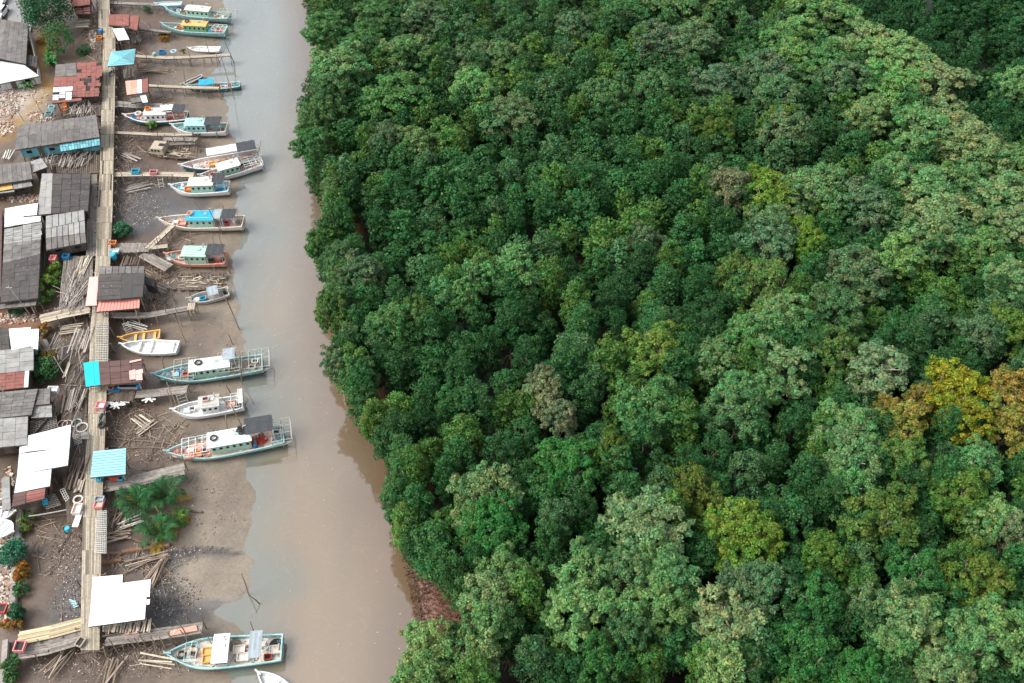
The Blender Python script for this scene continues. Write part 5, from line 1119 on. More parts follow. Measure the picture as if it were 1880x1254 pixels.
# gear on the boats
def gear(key, lst):
    nm = BOATS[key][0]['label'].split(',')[0]; short = {'b1': 'topmost mint cabin boat', 'b2': 'ochre roofed boat', 'b5': 'dark blue hulled boat', 'b6': 'aqua cabin boat', 'b8': 'long white awning boat', 'b10': 'cream wheelhouse boat',
        'b11': 'pale mint cabin boat', 'b12': 'cyan roofed boat', 'b13': 'orange hulled boat', 'b18': 'long teal boat', 'b19': 'all white boat', 'b20': 'largest red decked boat', 'b21': 'turquoise trimmed boat', 'b15': 'grey motorboat', 'b4': 'blue tarpaulin boat'}[key]
    for it in lst:
        kd, t, s, m, desc = it[:5]; p = on_boat(key, t, s, (it[5] if len(it) > 5 else 0) + .03); a = BOATS[key][2]
        if kd == 'c': crate(p, m, f'{desc} on {short}', .75, .6, .42, a + rj(-.3, .3), 'crates and bins aboard the boats')
        elif kd == 'C': crate(p, m, f'{desc} on {short}', 1.15, .85, .5, a, 'crates and bins aboard the boats', fill=m)
        elif kd == 'b': barrel(p, m, f'{desc} on {short}', .24, .6, 'drums aboard the boats')
        elif kd == 't': tyre(p, f'{desc} on {short}', .42, .11, m, group='tyres and lifebuoys aboard the boats')
        else:
            b_ = MB()
            for _ in range(26):
                r_ = abs(RND.gauss(0, .35)); th_ = rj(0, 6.28); q = Vector((r_ * math.cos(th_) * 1.5, r_ * math.sin(th_), max(0, .34 - r_ * .4) * rj(.5, 1)))
                e = Vector((rj(-.3, .3), rj(-.3, .3), rj(-.05, .1))); b_.path([q, q + e, q + e * 1.2 + Vector((rj(-.2, .2), rj(-.2, .2), -.05))], .035, .03, 4, rj(.6, 1.3))
            b_.tube((0, 0, -.02), (0, 0, .14), .75, .45, 12, .8); b_.build('x', M[m]); o = bpy.data.objects[-1] if False else [q for q in COL.objects if q.name == 'x'][0]; o.name = 'net_heap'; o.location = p; tag(o, f'{desc} on {short}', 'fishing net', 'heaps of nets and rope aboard the boats')
gear('b1', [('c', .2, .2, 'white', 'white bin'), ('n', .27, -.2, 'rope', 'heap of net ahead of the cabin'), ('c', .78, .2, 'lightblue', 'pale blue bin'), ('b', .8, -.4, 'orange', 'orange drum')])
gear('b2', [('c', .26, .1, 'orange', 'orange crate'), ('n', .16, 0, 'rope', 'net heap at the bow'), ('c', .78, .3, 'white', 'white bin'), ('c', .9, -.2, 'red', 'red crate'), ('t', .42, 0, 'black', 'tyre on the roof', 1.75), ('b', .76, -.4, 'skyblue', 'blue drum')])
gear('b4', [('c', .6, .1, 'orange', 'orange crate'), ('c', .68, -.2, 'white', 'white bin'), ('c', .8, .1, 'pink', 'pink bin'), ('n', .88, 0, 'teal', 'teal net heap')])
gear('b5', [('n', .14, 0, 'blue', 'blue net heap at the bow'), ('c', .3, -.2, 'white', 'white bin'), ('n', .74, -.1, 'red', 'reddish net heap'), ('n', .86, -.3, 'rope', 'brown net heap astern'), ('c', .4, .2, 'orange', 'orange box on the roof', 1.65)])
gear('b6', [('n', .18, .1, 'aqua', 'aqua net heap'), ('c', .72, -.3, 'pinkdeck', 'brown bin'), ('n', .9, 0, 'rope', 'brown net heap astern'), ('t', .5, -.95, 'black', 'tyre fender', .1)])
gear('b8', [('C', .40, -.2, 'yellow', 'first ochre fish bin'), ('C', .50, -.25, 'yellow', 'second ochre fish bin'), ('C', .60, -.2, 'yellow', 'third ochre fish bin'), ('n', .2, 0, 'white', 'pale net heap'), ('n', .9, 0, 'rope', 'brown net heap astern')])
gear('b10', [('c', .2, 0, 'pink', 'pink bin'), ('c', .28, -.2, 'pinkdeck', 'brown bin'), ('n', .8, 0, 'rope', 'brown net heap astern'), ('c', .9, .3, 'white', 'white bin')])
gear('b11', [('C', .31, -.2, 'orange', 'orange box'), ('n', .84, -.3, 'blue', 'blue net heap'), ('b', .2, .2, 'white', 'white drum'), ('n', .93, -.2, 'skyblue', 'light blue net heap')])
gear('b12', [('C', .28, -.3, 'salmon', 'salmon coloured box'), ('c', .34, .1, 'orange', 'orange crate'), ('t', .39, .1, 'orange', 'orange lifebuoy on roof', 1.8), ('c', .80, -.1, 'red', 'red crate'), ('n', .77, .1, 'skyblue', 'blue net heap'), ('n', .95, 0, 'rope', 'dark net heap at stern')])
gear('b13', [('n', .09, 0, 'aqua', 'aqua rope heap at bow'), ('c', .26, -.1, 'cream', 'cream bin'), ('c', .76, -.3, 'wooddark', 'dark bin'), ('n', .88, -.4, 'red', 'red net heap'), ('b', .94, -.2, 'black', 'black drum')])
gear('b15', [('c', .36, -.1, 'skyblue', 'bright blue basin'), ('b', .9, .2, 'black', 'black outboard drum')])
gear('b18', [('n', .1, 0, 'aqua', 'aqua net heap'), ('c', .29, -.1, 'orange', 'orange crate'), ('c', .34, -.6, 'teal', 'teal crate'), ('n', .24, .2, 'blue', 'blue net heap'), ('t', .43, .1, 'black', 'tyre on wheelhouse roof', 1.8), ('c', .76, -.2, 'cream', 'cream bin'), ('n', .88, .1, 'rope', 'brown net heap'), ('c', .93, .3, 'white', 'white bin'), ('c', .9, -.3, 'lattice', 'pale grey bin'), ('n', .7, -.4, 'rope', 'tan net heap')])
gear('b19', [('c', .27, .1, 'white', 'white bin'), ('C', .82, 0, 'pinkdeck', 'pale orange fish box'), ('n', .92, 0, 'black', 'black net heap'), ('c', .5, .1, 'pinkdeck', 'brown box on the roof', 1.6)])
gear('b20', [('n', .09, 0, 'salmon', 'salmon rope heap at bow'), ('C', .19, -.55, 'salmon', 'large salmon crate'), ('C', .25, -.5, 'orange', 'large orange crate'), ('c', .31, -.2, 'pinkdeck', 'brown bin'), ('t', .33, -.5, 'orange', 'orange lifebuoy'), ('t', .42, 0, 'black', 'tyre on long roof', 1.9), ('n', .72, -.2, 'red', 'red net heap'), ('n', .80, 0, 'red', 'second red net heap'), ('b', .75, -.5, 'blue', 'blue drum'), ('c', .94, .3, 'lightblue', 'pale blue bin'), ('n', .96, -.2, 'teal', 'teal net heap'), ('n', .66, .3, 'black', 'black gear heap on roof', 1.9)])
gear('b21', [('t', .12, 0, 'black', 'tyre at bow'), ('c', .22, 0, 'salmon', 'salmon hatch box'), ('C', .35, .1, 'yellow', 'first ochre box'), ('C', .36, -.35, 'yellow', 'second ochre box'), ('C', .62, .1, 'cream', 'long cream engine box'), ('C', .66, -.4, 'cream', 'second cream box'), ('n', .57, .5, 'rope', 'brown rope heap'), ('t', .70, .2, 'salmon', 'salmon lifebuoy'), ('c', .88, -.5, 'red', 'red crate'), ('b', .5, .6, 'black', 'black drum'), ('n', .94, .3, 'black', 'dark net heap at stern'), ('C', .94, -.1, 'cream', 'cream covered drum box'), ('b', .44, -.55, 'teal', 'teal drum')])
tyre(P3(254, 209, 2.1), 'white ring buoy on the cluttered pier beside the dark blue hulled boat', .5, .13, 'cream'); tyre(GL(273, 238, .1), 'tyre on the mud by the small green bush', .4, .12)

# ------------------------------------------------------------------ mooring stakes
STK = '''376 70 390 115,317 118 322 128,343 88 353 122,405 101 431 183,335 121 341 160,298 85 306 100,372 42 378 65,410 70 432 118,431 118 433 146,388 70 396 75,376 255 366 262,389 216 400 255,331 110 335 118,385 305 386 352,348 296 363 325,
293 386 308 418,304 393 314 410,383 384 410 430,408 375 413 394,389 432 397 462,401 430 423 502,299 360 303 366,340 470 350 495,316 499 330 512,391 487 403 515,313 528 321 553,340 525 352 545,318 545 325 556,319 556 334 600,301 560 312 590,319 580 341 628,
414 545 438 603,410 540 440 605,418 612 427 632,421 632 437 658,355 660 360 690,296 650 302 680,440 655 443 700,414 706 428 732,306 702 326 748,424 742 450 792,414 762 416 790,391 787 394 800,316 741 321 752,443 1052 456 1092,456 1092 482 1112,459 1140 468 1170,
199 1172 230 1217,233 1172 250 1190,256 1165 268 1188,276 1165 290 1205,291 1168 304 1190,307 1160 322 1185,330 1156 348 1178,325 1140 352 1178,340 1128 352 1145,216 1160 218 1175,171 1196 182 1212,285 930 300 955,347 420 352 440,190 1188 196 1210,112 1098 113 1145'''
for i, q in enumerate(STK.replace('\n', '').split(',')):
    tx, ty_, bx, by = [float(a) for a in q.split()]
    base = GL(bx, by); lo, hi = .2, 9.0
    for _ in range(30):
        mid_ = (lo + hi) / 2
        if G(tx, ty_, mid_).y > base.y: lo = mid_
        else: hi = mid_
    top = G(tx, ty_, min(8.5, lo)); b_ = MB(); d = top - base
    b_.path([Vector((0, 0, -.5)), d * .5 + Vector((rj(-.08, .08), 0, 0)), d], .085, .05, 6, rj(.8, 1.5)); o = b_.build('mooring_stake', M['pole']); o.location = base
    where = 'top' if by < 200 else 'upper' if by < 420 else 'middle' if by < 700 else 'lower' if by < 1000 else 'bottom'
    tag(o, f'thin wooden mooring stake planted in the {where} mudbank, {ordn(i + 1)} down the shore', 'mooring stake', 'mooring stakes stuck in the mudbank')
def streetpole(label, bx, by, h, dx=0, dy=0, m='lattice', r=.08):
    base = GL(bx, by); b_ = MB(); b_.path([Vector((0, 0, -.3)), Vector((dx * .5, dy * .5, h * .5)), Vector((dx, dy, h))], r, r * .7, 7); root = empty('utility_pole', base); tag(root, label, 'pole', 'poles on the land side'); b_.build('shaft', M[m], root)
    b_ = MB(); b_.beam((dx - .4, dy, h - .3), (dx + .4, dy, h - .3), .08, .08); b_.build('crossarm', M[m], root)
streetpole('grey utility pole leaning beside the tree at the top left corner', 58, 48, 7, -.6, 0)
streetpole('pale pole standing in front of the long black roof by the green bush', 56, 578, 5.5, -1.0, 0)
streetpole('thin pole across the grass left of the long shed', 44, 222, 6, -1.2, 0, 'metal', .06)
streetpole('slender leaning pole above the long shed', 84, 219, 6, -.9, .2, 'pole', .05)
streetpole('pale post beside the grey weathered roofs', 26, 758, 6.4, .3, 0, 'wood', .08)

# logs and driftwood
def log(label, a, b_, r=.16, m='woodred', dz=.12, cat='log'):
    p0, p1 = GL(*a, dz), GL(*b_, dz); q = MB(); d = p1 - p0; q.path([Vector((0, 0, 0)), d * .35 + Vector((0, rj(-.1, .1), .03)), d * .7 + Vector((0, rj(-.12, .12), 0)), d], r, r * .8, 8, 1); o = q.build('log', M[m]); o.location = p0; tag(o, label, cat, 'logs and beams lying on the mud')
log('long red brown log lying below the nipa palms', (224, 1014), (312, 1001), .3)
log('dark timber beam on mud left of palm clump', (200, 976), (272, 1000), .22, 'wooddark')
log('lower thick brown beam beside the lower boardwalk', (186, 1033), (224, 1028), .3); log('upper brown beam beside the lower boardwalk', (188, 1018), (222, 1014), .2)
log('dark wet log on the mud right of the palms', (308, 936), (372, 940), .16, 'wooddark'); log('thin pole lying left of the big teal boat bow', (196, 803), (320, 815), .08, 'pole')
log('diagonal thin pole left of the largest boat', (200, 820), (300, 823), .07, 'pole'); log('white bar sticking from the warehouse corner', (52, 948), (122, 936), .08, 'lattice', 1.2)
log('broken dark pole on mud left of the lower boardwalk', (105, 1015), (130, 977), .06, 'wooddark')
log('orange new board lying on bottom pier near the white shelter', (230, 1164), (254, 1161), .01, 'salmon', 1.4)
for lab, c4, m in (('orange brown board on the bottom pier near the white roofed shelter', [(229, 1160), (254, 1157), (255, 1163), (228, 1166)], 'salmon'), ('long salmon plank sheet near the outer end of bottom pier', [(313, 1158), (360, 1148), (363, 1158), (312, 1168)], 'salmon')):
    q = [G(a, b_, 2.22) for a, b_ in c4]; o0 = q[0].copy(); b_ = MB(); q = [p - o0 for p in q]; b_.hexa([p for p in q][::-1], [p + Vector((0, 0, .06)) for p in q][::-1]); o = b_.build('board', M[m]); o.location = o0; tag(o, lab, 'board', 'loose boards')
def sticks(name, label, zones, m, lw=(.5, 2.6), r=(.02, .05), dirb=None, z=.06):
    b_ = MB()
    for (px, py, rx, ry, n_) in zones:
        for _ in range(n_):
            a = rj(0, 6.28); q = math.sqrt(RND.random()); p = GL(px + rx * q * math.cos(a), py + ry * q * math.sin(a), z); th_ = rj(0, 3.14) if not dirb or RND.random() < .15 else dirb + RND.gauss(0, .35); l = rj(*lw) * (1 if RND.random() < .8 else 1.6)
            d = Vector((math.cos(th_) * l / 2, math.sin(th_) * l / 2, rj(-.08, .22))); b_.tube(p - d, p + d + Vector((0, 0, rj(0, .15))), rj(*r), rj(*r), 4, rj(.6, 2.0))
    tag(b_.build(name, M[m]), label, 'driftwood', kind='stuff')
sticks('driftwood', 'scattered driftwood sticks and broken poles on the mud', [(250, 790, 48, 40, 80), (300, 800, 45, 40, 50), (260, 850, 60, 28, 60), (235, 270, 35, 45, 90), (225, 350, 25, 50, 60), (290, 330, 60, 14, 60), (230, 950, 40, 30, 60), (290, 1045, 30, 30, 50), (250, 1030, 50, 20, 50), (250, 1200, 110, 25, 80), (300, 500, 30, 25, 70), (290, 560, 20, 20, 50),
   (230, 740, 40, 12, 50), (330, 275, 60, 12, 50), (245, 120, 35, 25, 40), (270, 190, 50, 10, 60), (240, 60, 30, 20, 30), (90, 1000, 30, 60, 50), (240, 620, 25, 30, 20), (180, 100, 14, 60, 40), (215, 230, 12, 100, 70), (210, 900, 12, 80, 40), (140, 600, 30, 20, 30), (330, 440, 25, 30, 40), (230, 60, 40, 60, 50), (160, 50, 14, 40, 40)], 'pole')
sticks('debris_poles', 'bundles of loose poles and nets lying on the dark platforms', [(138, 700, 16, 60, 34), (130, 820, 15, 50, 20), (140, 530, 18, 40, 70), (140, 290, 30, 10, 30), (150, 200, 22, 12, 40), (85, 300, 12, 12, 30), (100, 650, 20, 30, 30)], 'woodgrey', (1.0, 3.6), (.03, .06), 1.5, 1.75)
def rubble(name, label, zones, m, sz=(.04, .14), cols=None, z=0.0):
    b_ = MB()
    for (px, py, rx, ry, n_) in zones:
        for _ in range(n_):
            a = rj(0, 6.28); q = math.sqrt(RND.random()) * rj(.7, 1.15); p = GL(px + rx * q * math.cos(a), py + ry * q * math.sin(a), z); s = rj(*sz)
            b_.box((p.x, p.y, p.z + s * .2), (s * rj(.8, 2.2), s * rj(.7, 1.3), s * .8), rj(0, 3), (RND.choice(cols) if cols else rj(.5, 1.5)), top=rj(.5, .9))
    tag(b_.build(name, M[m]), label, 'debris', kind='stuff')
W_ = [(1.9, 1.9, 1.85), (1.2, 1.15, 1.1), (.8, .75, .7), (.5, .47, .44), (.35, .34, .34), (.6, .45, .36), (.25, .23, .22), (.4, .33, .28), (.3, .29, .3), (.22, .2, .2)]
rubble('mud_litter', 'pale shells, pebbles and litter scattered over the mud', [(255, 385, 50, 38, 1100), (240, 330, 40, 40, 500), (310, 1095, 60, 42, 1000), (120, 1020, 32, 60, 900), (135, 1110, 40, 50, 600), (290, 1020, 80, 25, 500), (250, 1215, 130, 30, 1100), (120, 1225, 80, 25, 500),
   (260, 800, 70, 60, 700), (240, 940, 50, 40, 350), (330, 560, 90, 60, 160), (390, 720, 60, 120, 120), (390, 930, 60, 80, 200), (300, 240, 80, 40, 200), (270, 140, 60, 60, 260), (330, 90, 70, 60, 160), (240, 280, 40, 40, 400), (145, 620, 28, 30, 150), (250, 600, 40, 40, 150), (330, 500, 60, 60, 120), (160, 90, 20, 60, 200), (350, 1010, 80, 8, 250)], 'rub', (.03, .11), W_)
rubble('land_rubble', 'pale broken concrete and stones on the land side', [(15, 190, 22, 32, 380), (10, 235, 16, 14, 120), (65, 190, 30, 40, 70), (20, 1000, 26, 20, 260), (20, 585, 50, 10, 260), (50, 365, 40, 8, 160), (95, 330, 12, 12, 150), (100, 575, 20, 10, 80), (15, 1090, 20, 60, 300), (75, 215, 25, 10, 120), (15, 900, 12, 40, 120), (170, 60, 8, 40, 160)], 'rub', (.08, .34), [(1.9, 1.8, 1.7), (1.5, 1.4, 1.3), (1.1, 1, .95), (.8, .7, .6), (1.3, .8, .6)])
# net over the pier by the palms and washing under the white shelter
# ------------------------------------------------------------------ village plants
def bush(label, px, py, rx, ry, h, colr, n=14, leaf=.2, name='bush', cat='bush', zb=None, per=90, speck=.01, speckc=(2.6, 1.5, .6), group='bushes and small trees by the village'):
    p = GL(px, py) if zb is None else G(px, py, zb); s = SCL(py, 1); rs = np.random.RandomState(int(px * 7 + py)); Rx = rx / s; Ry = ry / s
    C, Rl = lobes_on(rs, n, Rx * .75, Ry * .75, h * .5, h * .55, (max(.18, min(Rx, Ry) * .3), max(.25, min(Rx, Ry) * .48)), lo=-.6, jit=.25)
    v, f, tt = leaves(C, Rl, per, leaf, rs, speck=speck, speckc=speckc); c = make_crown('foliage', v, f, tt); c.color = (*colr, 1)
    root = empty(name, p); tag(root, label, cat, group); c.parent = root; t_ = MB(); t_.path([Vector((0, 0, -.3)), Vector((.05, 0, h * .3)), Vector((0, .05, h * .6))], .06 + h * .012, .03, 6)
    for k in range(4): t_.tube((0, 0, h * .25), (Rx * .6 * math.cos(k * 1.6), Ry * .6 * math.sin(k * 1.6), h * .7), .04, .02, 4)
    t_.build('stem', M['barkd'], root); return root
GRN = (.05, .15, .055); LIM = (.13, .27, .05); DKG = (.03, .11, .05); ORGL = (.24, .14, .03); TEAG = (.04, .17, .10)
bush('large dark green tree at the top left beside the road', 97, 52, 42, 48, 7, DKG, 60, .26, 'broad_crowned_tree', 'tree', per=110)
bush('lighter green tree crown hanging below the dark corner tree', 117, 98, 24, 34, 5.0, GRN, 26, .22, 'broad_crowned_tree', 'tree')
bush('round dark green bush in front of long black roof', 34, 576, 13, 14, 1.6, GRN, 14, .16)
bush('tall bright lime green shrub between black shed and log platform', 94, 532, 16, 60, 2.2, LIM, 34, .2)
bush('rust and yellow flowering shrub on the bank below plank bridge', 98, 668, 20, 18, 2.0, (.17, .16, .04), 18, .18, speck=.1, speckc=(2, .8, .4)); bush('orange brown dry shrub next to the white roofed house', 84, 615, 10, 22, 1.6, ORGL, 12, .18)
bush('round green shrub beside the dark timber platform', 90, 692, 22, 22, 2.4, GRN, 20, .2); bush('dark green shrub behind the round green shrub', 72, 665, 12, 22, 2.0, DKG, 14, .2)
bush('bright blue green round shrub at the left edge above the hedge', 32, 1025, 24, 26, 2.2, TEAG, 26, .18); bush('orange brown dry shrub below the bright round shrub', 44, 1058, 13, 26, 1.5, ORGL, 14, .18); bush('yellowish green creeper left of the muddy inlet', 52, 965, 12, 26, 1.2, (.10, .17, .04), 14, .16)
bush('green shrub at the left edge above red crate', 42, 1088, 12, 16, 1.3, GRN, 10, .16); bush('dark green shrub by the bridge landing', 36, 1132, 14, 14, 1.5, DKG, 12, .17); bush('green shrub with yellow leaves in the lower left corner', 26, 1236, 15, 26, 1.6, GRN, 18, .2, speck=.04)
bush('orange dry fern beside the bridge at the left edge', 26, 1152, 26, 8, 1.2, ORGL, 14, .16); bush('small bright green bush against the dark blue hulled boat', 282, 235, 9, 8, 1.2, (.10, .24, .05), 8, .16)
bush('green leafy shrub right of the boardwalk on grey debris', 229, 432, 17, 15, 1.8, (.035, .15, .07), 16, .2); bush('orange dry weed beside boat bow at top', 302, 74, 8, 8, .8, ORGL, 7, .14); bush('small green weed on mud below the topmost pier', 272, 22, 8, 8, .9, GRN, 7, .14); bush('ochre weed on the long narrow pier', 336, 97, 6, 5, .6, (.2, .2, .06), 6, .12, zb=2.0)
bush('small green weed by the rusty shack', 198, 76, 6, 6, .8, GRN, 6, .14)
bush('yellow orange weeds on grass left of the red house', 66, 150, 8, 20, .6, (.26, .19, .04), 12, .14); bush('orange weeds behind the pole on the grass', 82, 78, 14, 10, .7, (.26, .15, .03), 10, .14)

def frond(mb_, base, ang, L_, rise, wdt=.5, tint=1.0, droop=1.0, broad=False):
    n_ = 12; pts = []
    for i in range(n_ + 1):
        t = i / n_; r = L_ * (t * .95); z = rise * math.sin(t * 2.0) * .9 - droop * t * t * .6; pts.append(Vector((base[0] + r * math.cos(ang), base[1] + r * math.sin(ang), base[2] + z)))
    sd = Vector((-math.sin(ang), math.cos(ang), 0))
    mb_.path(pts, .035, .012, 4, 1.3 * tint if isinstance(tint, (int, float)) else tint)
    for i in range(1, n_):
        w_ = wdt * math.sin(math.pi * (i / n_) ** .7) + .12
        if broad:
            a, b_ = pts[i], pts[i + 1]; w2 = wdt * math.sin(math.pi * min(1, ((i + 1) / n_)) ** .7) + .05
            for s in (-1, 1): mb_.quad([a, b_, b_ + sd * s * w2 * .8 - Vector((0, 0, .12)), a + sd * s * w_ * .8 - Vector((0, 0, .12))], np_t(tint))
        else:
            for q in range(3):
                p = pts[i].lerp(pts[i + 1], q / 3); fw = (pts[i + 1] - pts[i]).normalized()
                for s in (-1, 1):
                    tip = p + sd * s * w_ * rj(1.0, 1.5) + fw * w_ * rj(.8, 1.5) - Vector((0, 0, rj(.1, .5) * w_ + .05)); m_ = p.lerp(tip, .5) + Vector((0, 0, .05)); mb_.quad([p - fw * .03, m_ - fw * .06, tip, m_ + fw * .06], np_t(tint))
def np_t(t):
    k_ = rj(.75, 1.25)
    return (t[0] * k_, t[1] * k_, t[2] * k_) if not isinstance(t, (int, float)) else t * k_
def palm(name, label, px, py, n_, L_, rise, broad=False, col=(.03, .125, .045), cat='palm', wdt=.36, old=2):
    p = GL(px, py); root = empty(name, p); tag(root, label, cat, 'nipa palms and banana plants')
    for k in range(n_):
        a = k * 2.399 + rj(-.2, .2); c = col; l = L_ * rj(.75, 1.1); rs_ = rise * rj(.8, 1.15)
        if k < old: c = (.36, .26, .04); rs_ *= .45
        elif k > n_ * .7: c = (col[0] * 1.5, col[1] * 1.25, col[2]); rs_ *= 1.2; l *= .8
        b_ = MB(); frond(b_, (rj(-.15, .15), rj(-.15, .15), 0), a, l, rs_, wdt, c, rj(.8, 1.8), broad); o = b_.build('frond', LEAF, root); o.color = (1, 1, 1, 1)
    b_ = MB(); b_.tube((0, 0, -.2), (0, 0, .5), .22, .12, 8); b_.build('stem', M['barkd'], root)
palm('nipa_palm', 'left nipa palm with dark feathery fronds on the mud', 256, 930, 15, 3.2, 2.6, wdt=.5); palm('nipa_palm', 'upper right nipa palm with a yellow frond near the pier end', 308, 918, 14, 2.9, 2.7, wdt=.5); palm('nipa_palm', 'lower nipa palm above the red brown log', 296, 985, 14, 2.7, 2.6, old=3, wdt=.5); palm('nipa_palm', 'rightmost small nipa palm with yellowing fronds', 328, 958, 9, 1.9, 1.6, col=(.07, .16, .04), old=3)
palm('banana_plant', 'banana plant with broad leaves left of the rusty red house', 98, 120, 10, 2.0, 2.2, True, (.06, .22, .08), 'banana plant', .34); palm('banana_plant', 'banana plant beside the rubble slab at left edge', 54, 160, 11, 1.9, 2.0, True, (.07, .22, .07), 'banana plant', .32); palm('banana_plant', 'small banana plant above the grey roof panel', 92, 108, 7, 1.6, 2.0, True, (.10, .26, .06), 'banana plant', .3)
palm('nipa_palm', 'small palm sprout below the ochre roofed boat bow', 302, 66, 9, 1.1, 1.0, col=(.05, .14, .05)); palm('nipa_palm', 'feathery palm sprout behind the pink awning boards left of boardwalk', 155, 97, 9, 1.6, 1.3)

# ------------------------------------------------------------------ parked cars
def car(label, px, py, m, rz):
    p = G(px, py, 1.97); root = empty('parked_car', (p.x, p.y, 1.96), rz); tag(root, label, 'car', 'cars parked in the corner')
    b_ = MB(); sec = [(-2.1, .45, .74), (-2.05, .85, .8), (-1.2, .95, .84), (.9, .98, .84), (1.9, .78, .8), (2.1, .55, .7)]
    for i in range(len(sec) - 1):
        x0, z0, w0 = sec[i]; x1, z1, w1 = sec[i + 1]; b_.hexa([(x0, -w0, .25), (x1, -w1, .25), (x1, w1, .25), (x0, w0, .25)], [(x0, -w0, z0), (x1, -w1, z1), (x1, w1, z1), (x0, w0, z0)])
    b_.build('body', M[m], root)
    b_ = MB(); b_.hexa([(-1.75, -.78, .9), (1.1, -.78, .9), (1.1, .78, .9), (-1.75, .78, .9)], [(-1.25, -.62, 1.4), (.35, -.62, 1.4), (.35, .62, 1.4), (-1.25, .62, 1.4)]); b_.build('window', M['glass'], root)
    b_ = MB(); b_.box((-.45, 0, 1.43), (1.7, 1.3, .06)); b_.build('roof', M[m], root)
    for x in (-1.3, 1.3):
        for s in (-1, 1): b_ = MB(); b_.tube((x, s * .66, .31), (x, s * .86, .31), .31, .31, 14); b_.build('wheel', M['black'], root)
    for s in (-1, 1): b_ = MB(); b_.box((2.05, s * .55, .55), (.12, .3, .14)); b_.build('headlight', M['lightblue'], root)
mat('car_white', (.80, .80, .80), .25, amt=.05); M['carw'] = MATS['car_white']
car('white car parked at the top left corner, upper of two', 4, 4, 'carw', rad(-88)); car('white car parked at the top left corner, lower of two', 3, 28, 'carw', rad(-92))
print('OBJECTS', len(bpy.data.objects))

# ------------------------------------------------------------------ low wall and stacks on the land side
def lowwall(label, pts, wd=.45, h=.6):
    P = [GL(*p) for p in pts]; o = P[0].copy(); b_ = MB(); cp = MB()
    for i in range(len(P) - 1):
        a, c_ = P[i] - o, P[i + 1] - o; n_ = max(1, int((c_ - a).length / 1.6))
        for k in range(n_):
            p0, p1 = a.lerp(c_, k / n_), a.lerp(c_, (k + 1) / n_ - .01); t = rj(.8, 1.1)
            b_.beam(p0 + Vector((0, 0, h / 2 - .2)), p1 + Vector((0, 0, h / 2 - .2)), wd, h + .4, t); cp.beam(p0 + Vector((0, 0, h + .05)), p1 + Vector((0, 0, h + .05)), wd + .1, .1, rj(.85, 1.15))
    root = empty('low_wall', o); tag(root, label, 'wall', 'crumbling concrete kerb walls'); b_.build('wall', M['w_white'], root); cp.build('coping', M['rub'], root)
lowwall('crumbling concrete bank wall along the lower left hedges', [(40, 934), (36, 985), (30, 1045), (27, 1110), (22, 1150)]); lowwall('short concrete bank wall in the bottom left corner', [(14, 1180), (12, 1215), (8, 1262)])
lowwall('narrow bank wall right of the long black roof', [(81, 450), (78, 500), (74, 560)], .35, .4); lowwall('curved bank wall beside the white roofed house', [(74, 604), (90, 640), (78, 668)], .35, .4)
def stack(label, px, py, z, l, n_, wd, rz, m='woodgrey', name='plank_stack'):
    p = G(px, py, z); b_ = MB()
    for k in range(n_):
        jj = .34 if m == 'pole' else .1; a = rj(-jj, jj); y = (k / max(1, n_ - 1) - .5) * wd + rj(-.15, .15); zz = rj(0, .2); ll = l * rj(.75, 1.1) / 2; b_.beam((-ll * math.cos(a), y - ll * math.sin(a), zz + .05), (ll * math.cos(a), y + ll * math.sin(a), zz + .05), rj(.1, .2), .06, rj(.6, 1.7))
    o = b_.build(name, M[m]); o.location = p; o.rotation_euler = (0, 0, rz); tag(o, label, 'timber pile', 'stacks of planks and poles')
V = rad(92)
stack('reddish plank stack on the log platform above the plank bridge', 150, 495, 2.55, 5, 9, 1.3, V, 'wood'); stack('long pole stack on the log platform left of the pink awning', 133, 530, 2.55, 6.5, 10, 1.6, V); stack('slanting poles across the log platform', 152, 540, 2.6, 6, 5, 1.0, rad(70))
stack('upright planks heap beside the middle boardwalk above cyan tarpaulin', 148, 625, 2.55, 4.5, 12, 2.2, V); stack('tall pale post bundle left of the cyan tarpaulin', 123, 680, 2.6, 3, 3, .5, V, 'wood'); stack('light plank heap on the dark platform above the rope coils', 140, 735, 2.6, 4, 8, 1.8, V)
stack('dark plank heap near the warehouse right edge', 141, 870, 2.6, 5, 9, 1.5, V, 'wooddark'); stack('pale board flush with boardwalk beside the warehouse', 147, 893, 2.55, 1.8, 5, .9, V, 'wood'); stack('poles standing ready below the white shelter front edge', 240, 1150, 2.5, 1.6, 16, 4.2, V, 'wood')
stack('poles and scrap wood below the blue walled shed', 130, 300, 2.55, 2.4, 14, 3.6, V); stack('scrap wood on deck under the rusty red house', 150, 205, 2.55, 1.8, 12, 3.2, V); stack('timber offcuts beside boardwalk near the dark tree', 152, 45, 2.4, 2.5, 9, 2.6, rad(10), 'wood')
stack('loose planks on the shore behind orange roofed shack', 300, 195, .9, 4, 8, 1.0, .05, 'pole'); stack('loose planks below the double pier', 330, 262, 1.4, 5, 9, 1.3, .05, 'woodgrey'); stack('broken frame planks on mud below the motorbike', 262, 775, .9, 2.8, 6, 1.4, rad(-35), 'wood'); stack('second broken frame on mud crossing the first', 268, 785, .95, 2.6, 5, 1.0, rad(50), 'wood')
stack('thin pole heap on the mud above the white shelter', 288, 1050, .9, 3.6, 7, .9, rad(80), 'pole'); stack('thin pole heap crossing near palms lower edge', 270, 1030, .9, 5, 6, .8, rad(15), 'pole'); stack('pale scrap timber heap under the charcoal hall right end', 275, 540, 1.3, 2.6, 10, 1.8, rad(-60), 'woodgrey'); stack('wreckage planks right of the black tarpaulin frame', 295, 530, 1.0, 2.4, 8, 1.2, rad(-30), 'woodgrey')
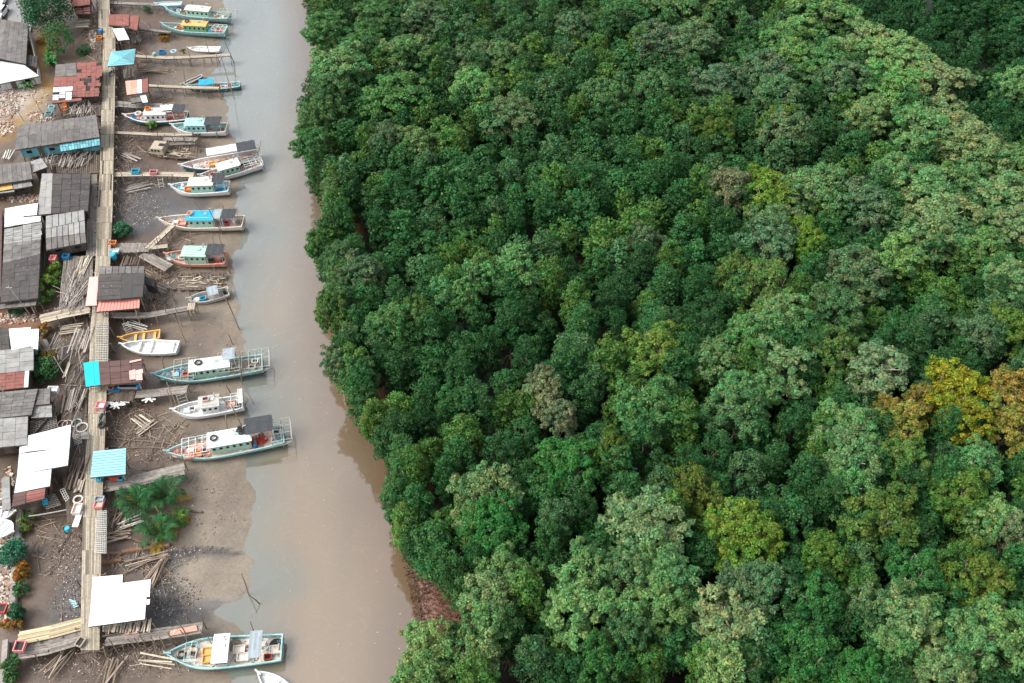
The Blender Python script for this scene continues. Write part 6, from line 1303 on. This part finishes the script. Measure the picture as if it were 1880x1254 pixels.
stack('old planks leaning between boardwalk and orange bins', 240, 480, 1.5, 2, 9, 2.2, V, 'wooddark'); stack('fallen rails below the grey pier', 250, 600, 1.0, 3.4, 5, .9, rad(-20), 'lattice'); stack('scrap timber below red shack at the top', 250, 72, 1.2, 3, 9, 1.4, rad(-70), 'woodgrey'); stack('scrap poles under the turquoise pavilion', 236, 135, 1.5, 3, 9, 1.8, rad(-75), 'woodgrey')
for i, (px, py, z) in enumerate([(200, 740, 0), (214, 745, 0), (225, 738, 0), (273, 733, 0)]):
    b_ = MB()
    for k in range(7): a = k * .9 + rj(-.2, .2); b_.beam((0, 0, .1), (.9 * math.cos(a), .6 * math.sin(a), .05), .2, .05, rj(.85, 1.1))
    o = b_.build('white_scrap', M['white']); o.location = GL(px, py, 1.2); tag(o, f'white star shaped float scrap below the dark slatted landing, {ORD[i]} of four', 'scrap', 'white scrap hanging under the pier')

# drifting specks on the river
b_ = MB()
for _ in range(260):
    y = rj(45, 175); x = rj(float(XL(y)) + .5, float(XR(y)) - 1); z_ = rj(.03, .1); b_.box((x, y, .01), (rj(.04, .12), rj(.04, .09), .03), rj(0, 3), RND.choice([1.9, 1.6, .5, 1.2, .3]))
tag(b_.build('floating_debris', M['rub']), 'tiny pale specks of foam and leaves drifting on the river', 'debris', kind='stuff')
for i, (lab, px, py, z, l, n_, wd, rz, m) in enumerate([
 ('long weathered boards lying left of the black roofed shed', 12, 470, 2.2, 5, 5, .8, V, 'wood'), ('timber scrap heap beside the tiny pale green roof', 98, 300, 1.9, 2.4, 12, 1.6, .5, 'woodgrey'), ('white framed scrap by the left edge asphalt', 14, 285, 2.0, 2.4, 5, 1.2, V, 'lattice'),
 ('scrap boards left of the warehouse corner roof', 6, 915, 2.0, 2.6, 6, 1.0, .3, 'wood'), ('pile of grey boards between low roofs and platform', 106, 745, 2.4, 3, 9, 1.2, V, 'wooddark'), ('bundle of poles lying on the mud beside lower boardwalk lattice', 215, 985, 1.0, 3, 8, 1.0, rad(15), 'pole'),
 ('loose rails crossing the mud right of the fallen double beams', 225, 950, 1.0, 3, 7, 1.6, rad(80), 'pole'), ('pale broken boards beside the palm clump', 240, 962, 1.0, 3, 5, .9, rad(25), 'lattice'), ('long drifted poles on the mud below red shack', 285, 130, .8, 5, 6, 1.0, .1, 'pole'),
 ('old beams in the mud left of the wrecked cabin boat', 240, 290, 1.0, 3.5, 7, 1.4, rad(-30), 'woodgrey'), ('grey plank litter on debris below the crate pier', 255, 345, 1.0, 4, 7, 1.6, rad(20), 'woodgrey'), ('boards stacked on the bank under the plank bridge', 130, 605, 1.2, 3, 8, 1.6, .2, 'wood'),
 ('drift timber near the bottom bridge', 110, 1215, 1.3, 4, 6, 1.2, rad(60), 'pole'), ('drift timber below the foot of the boardwalk', 200, 1235, 1.0, 4, 6, 1.4, rad(75), 'pole'), ('rail pieces on mud beyond the bottom pier', 290, 1215, .8, 4, 4, .8, rad(-8), 'wood')]):
    stack(lab, px, py, z, l, n_, wd, rz, m)
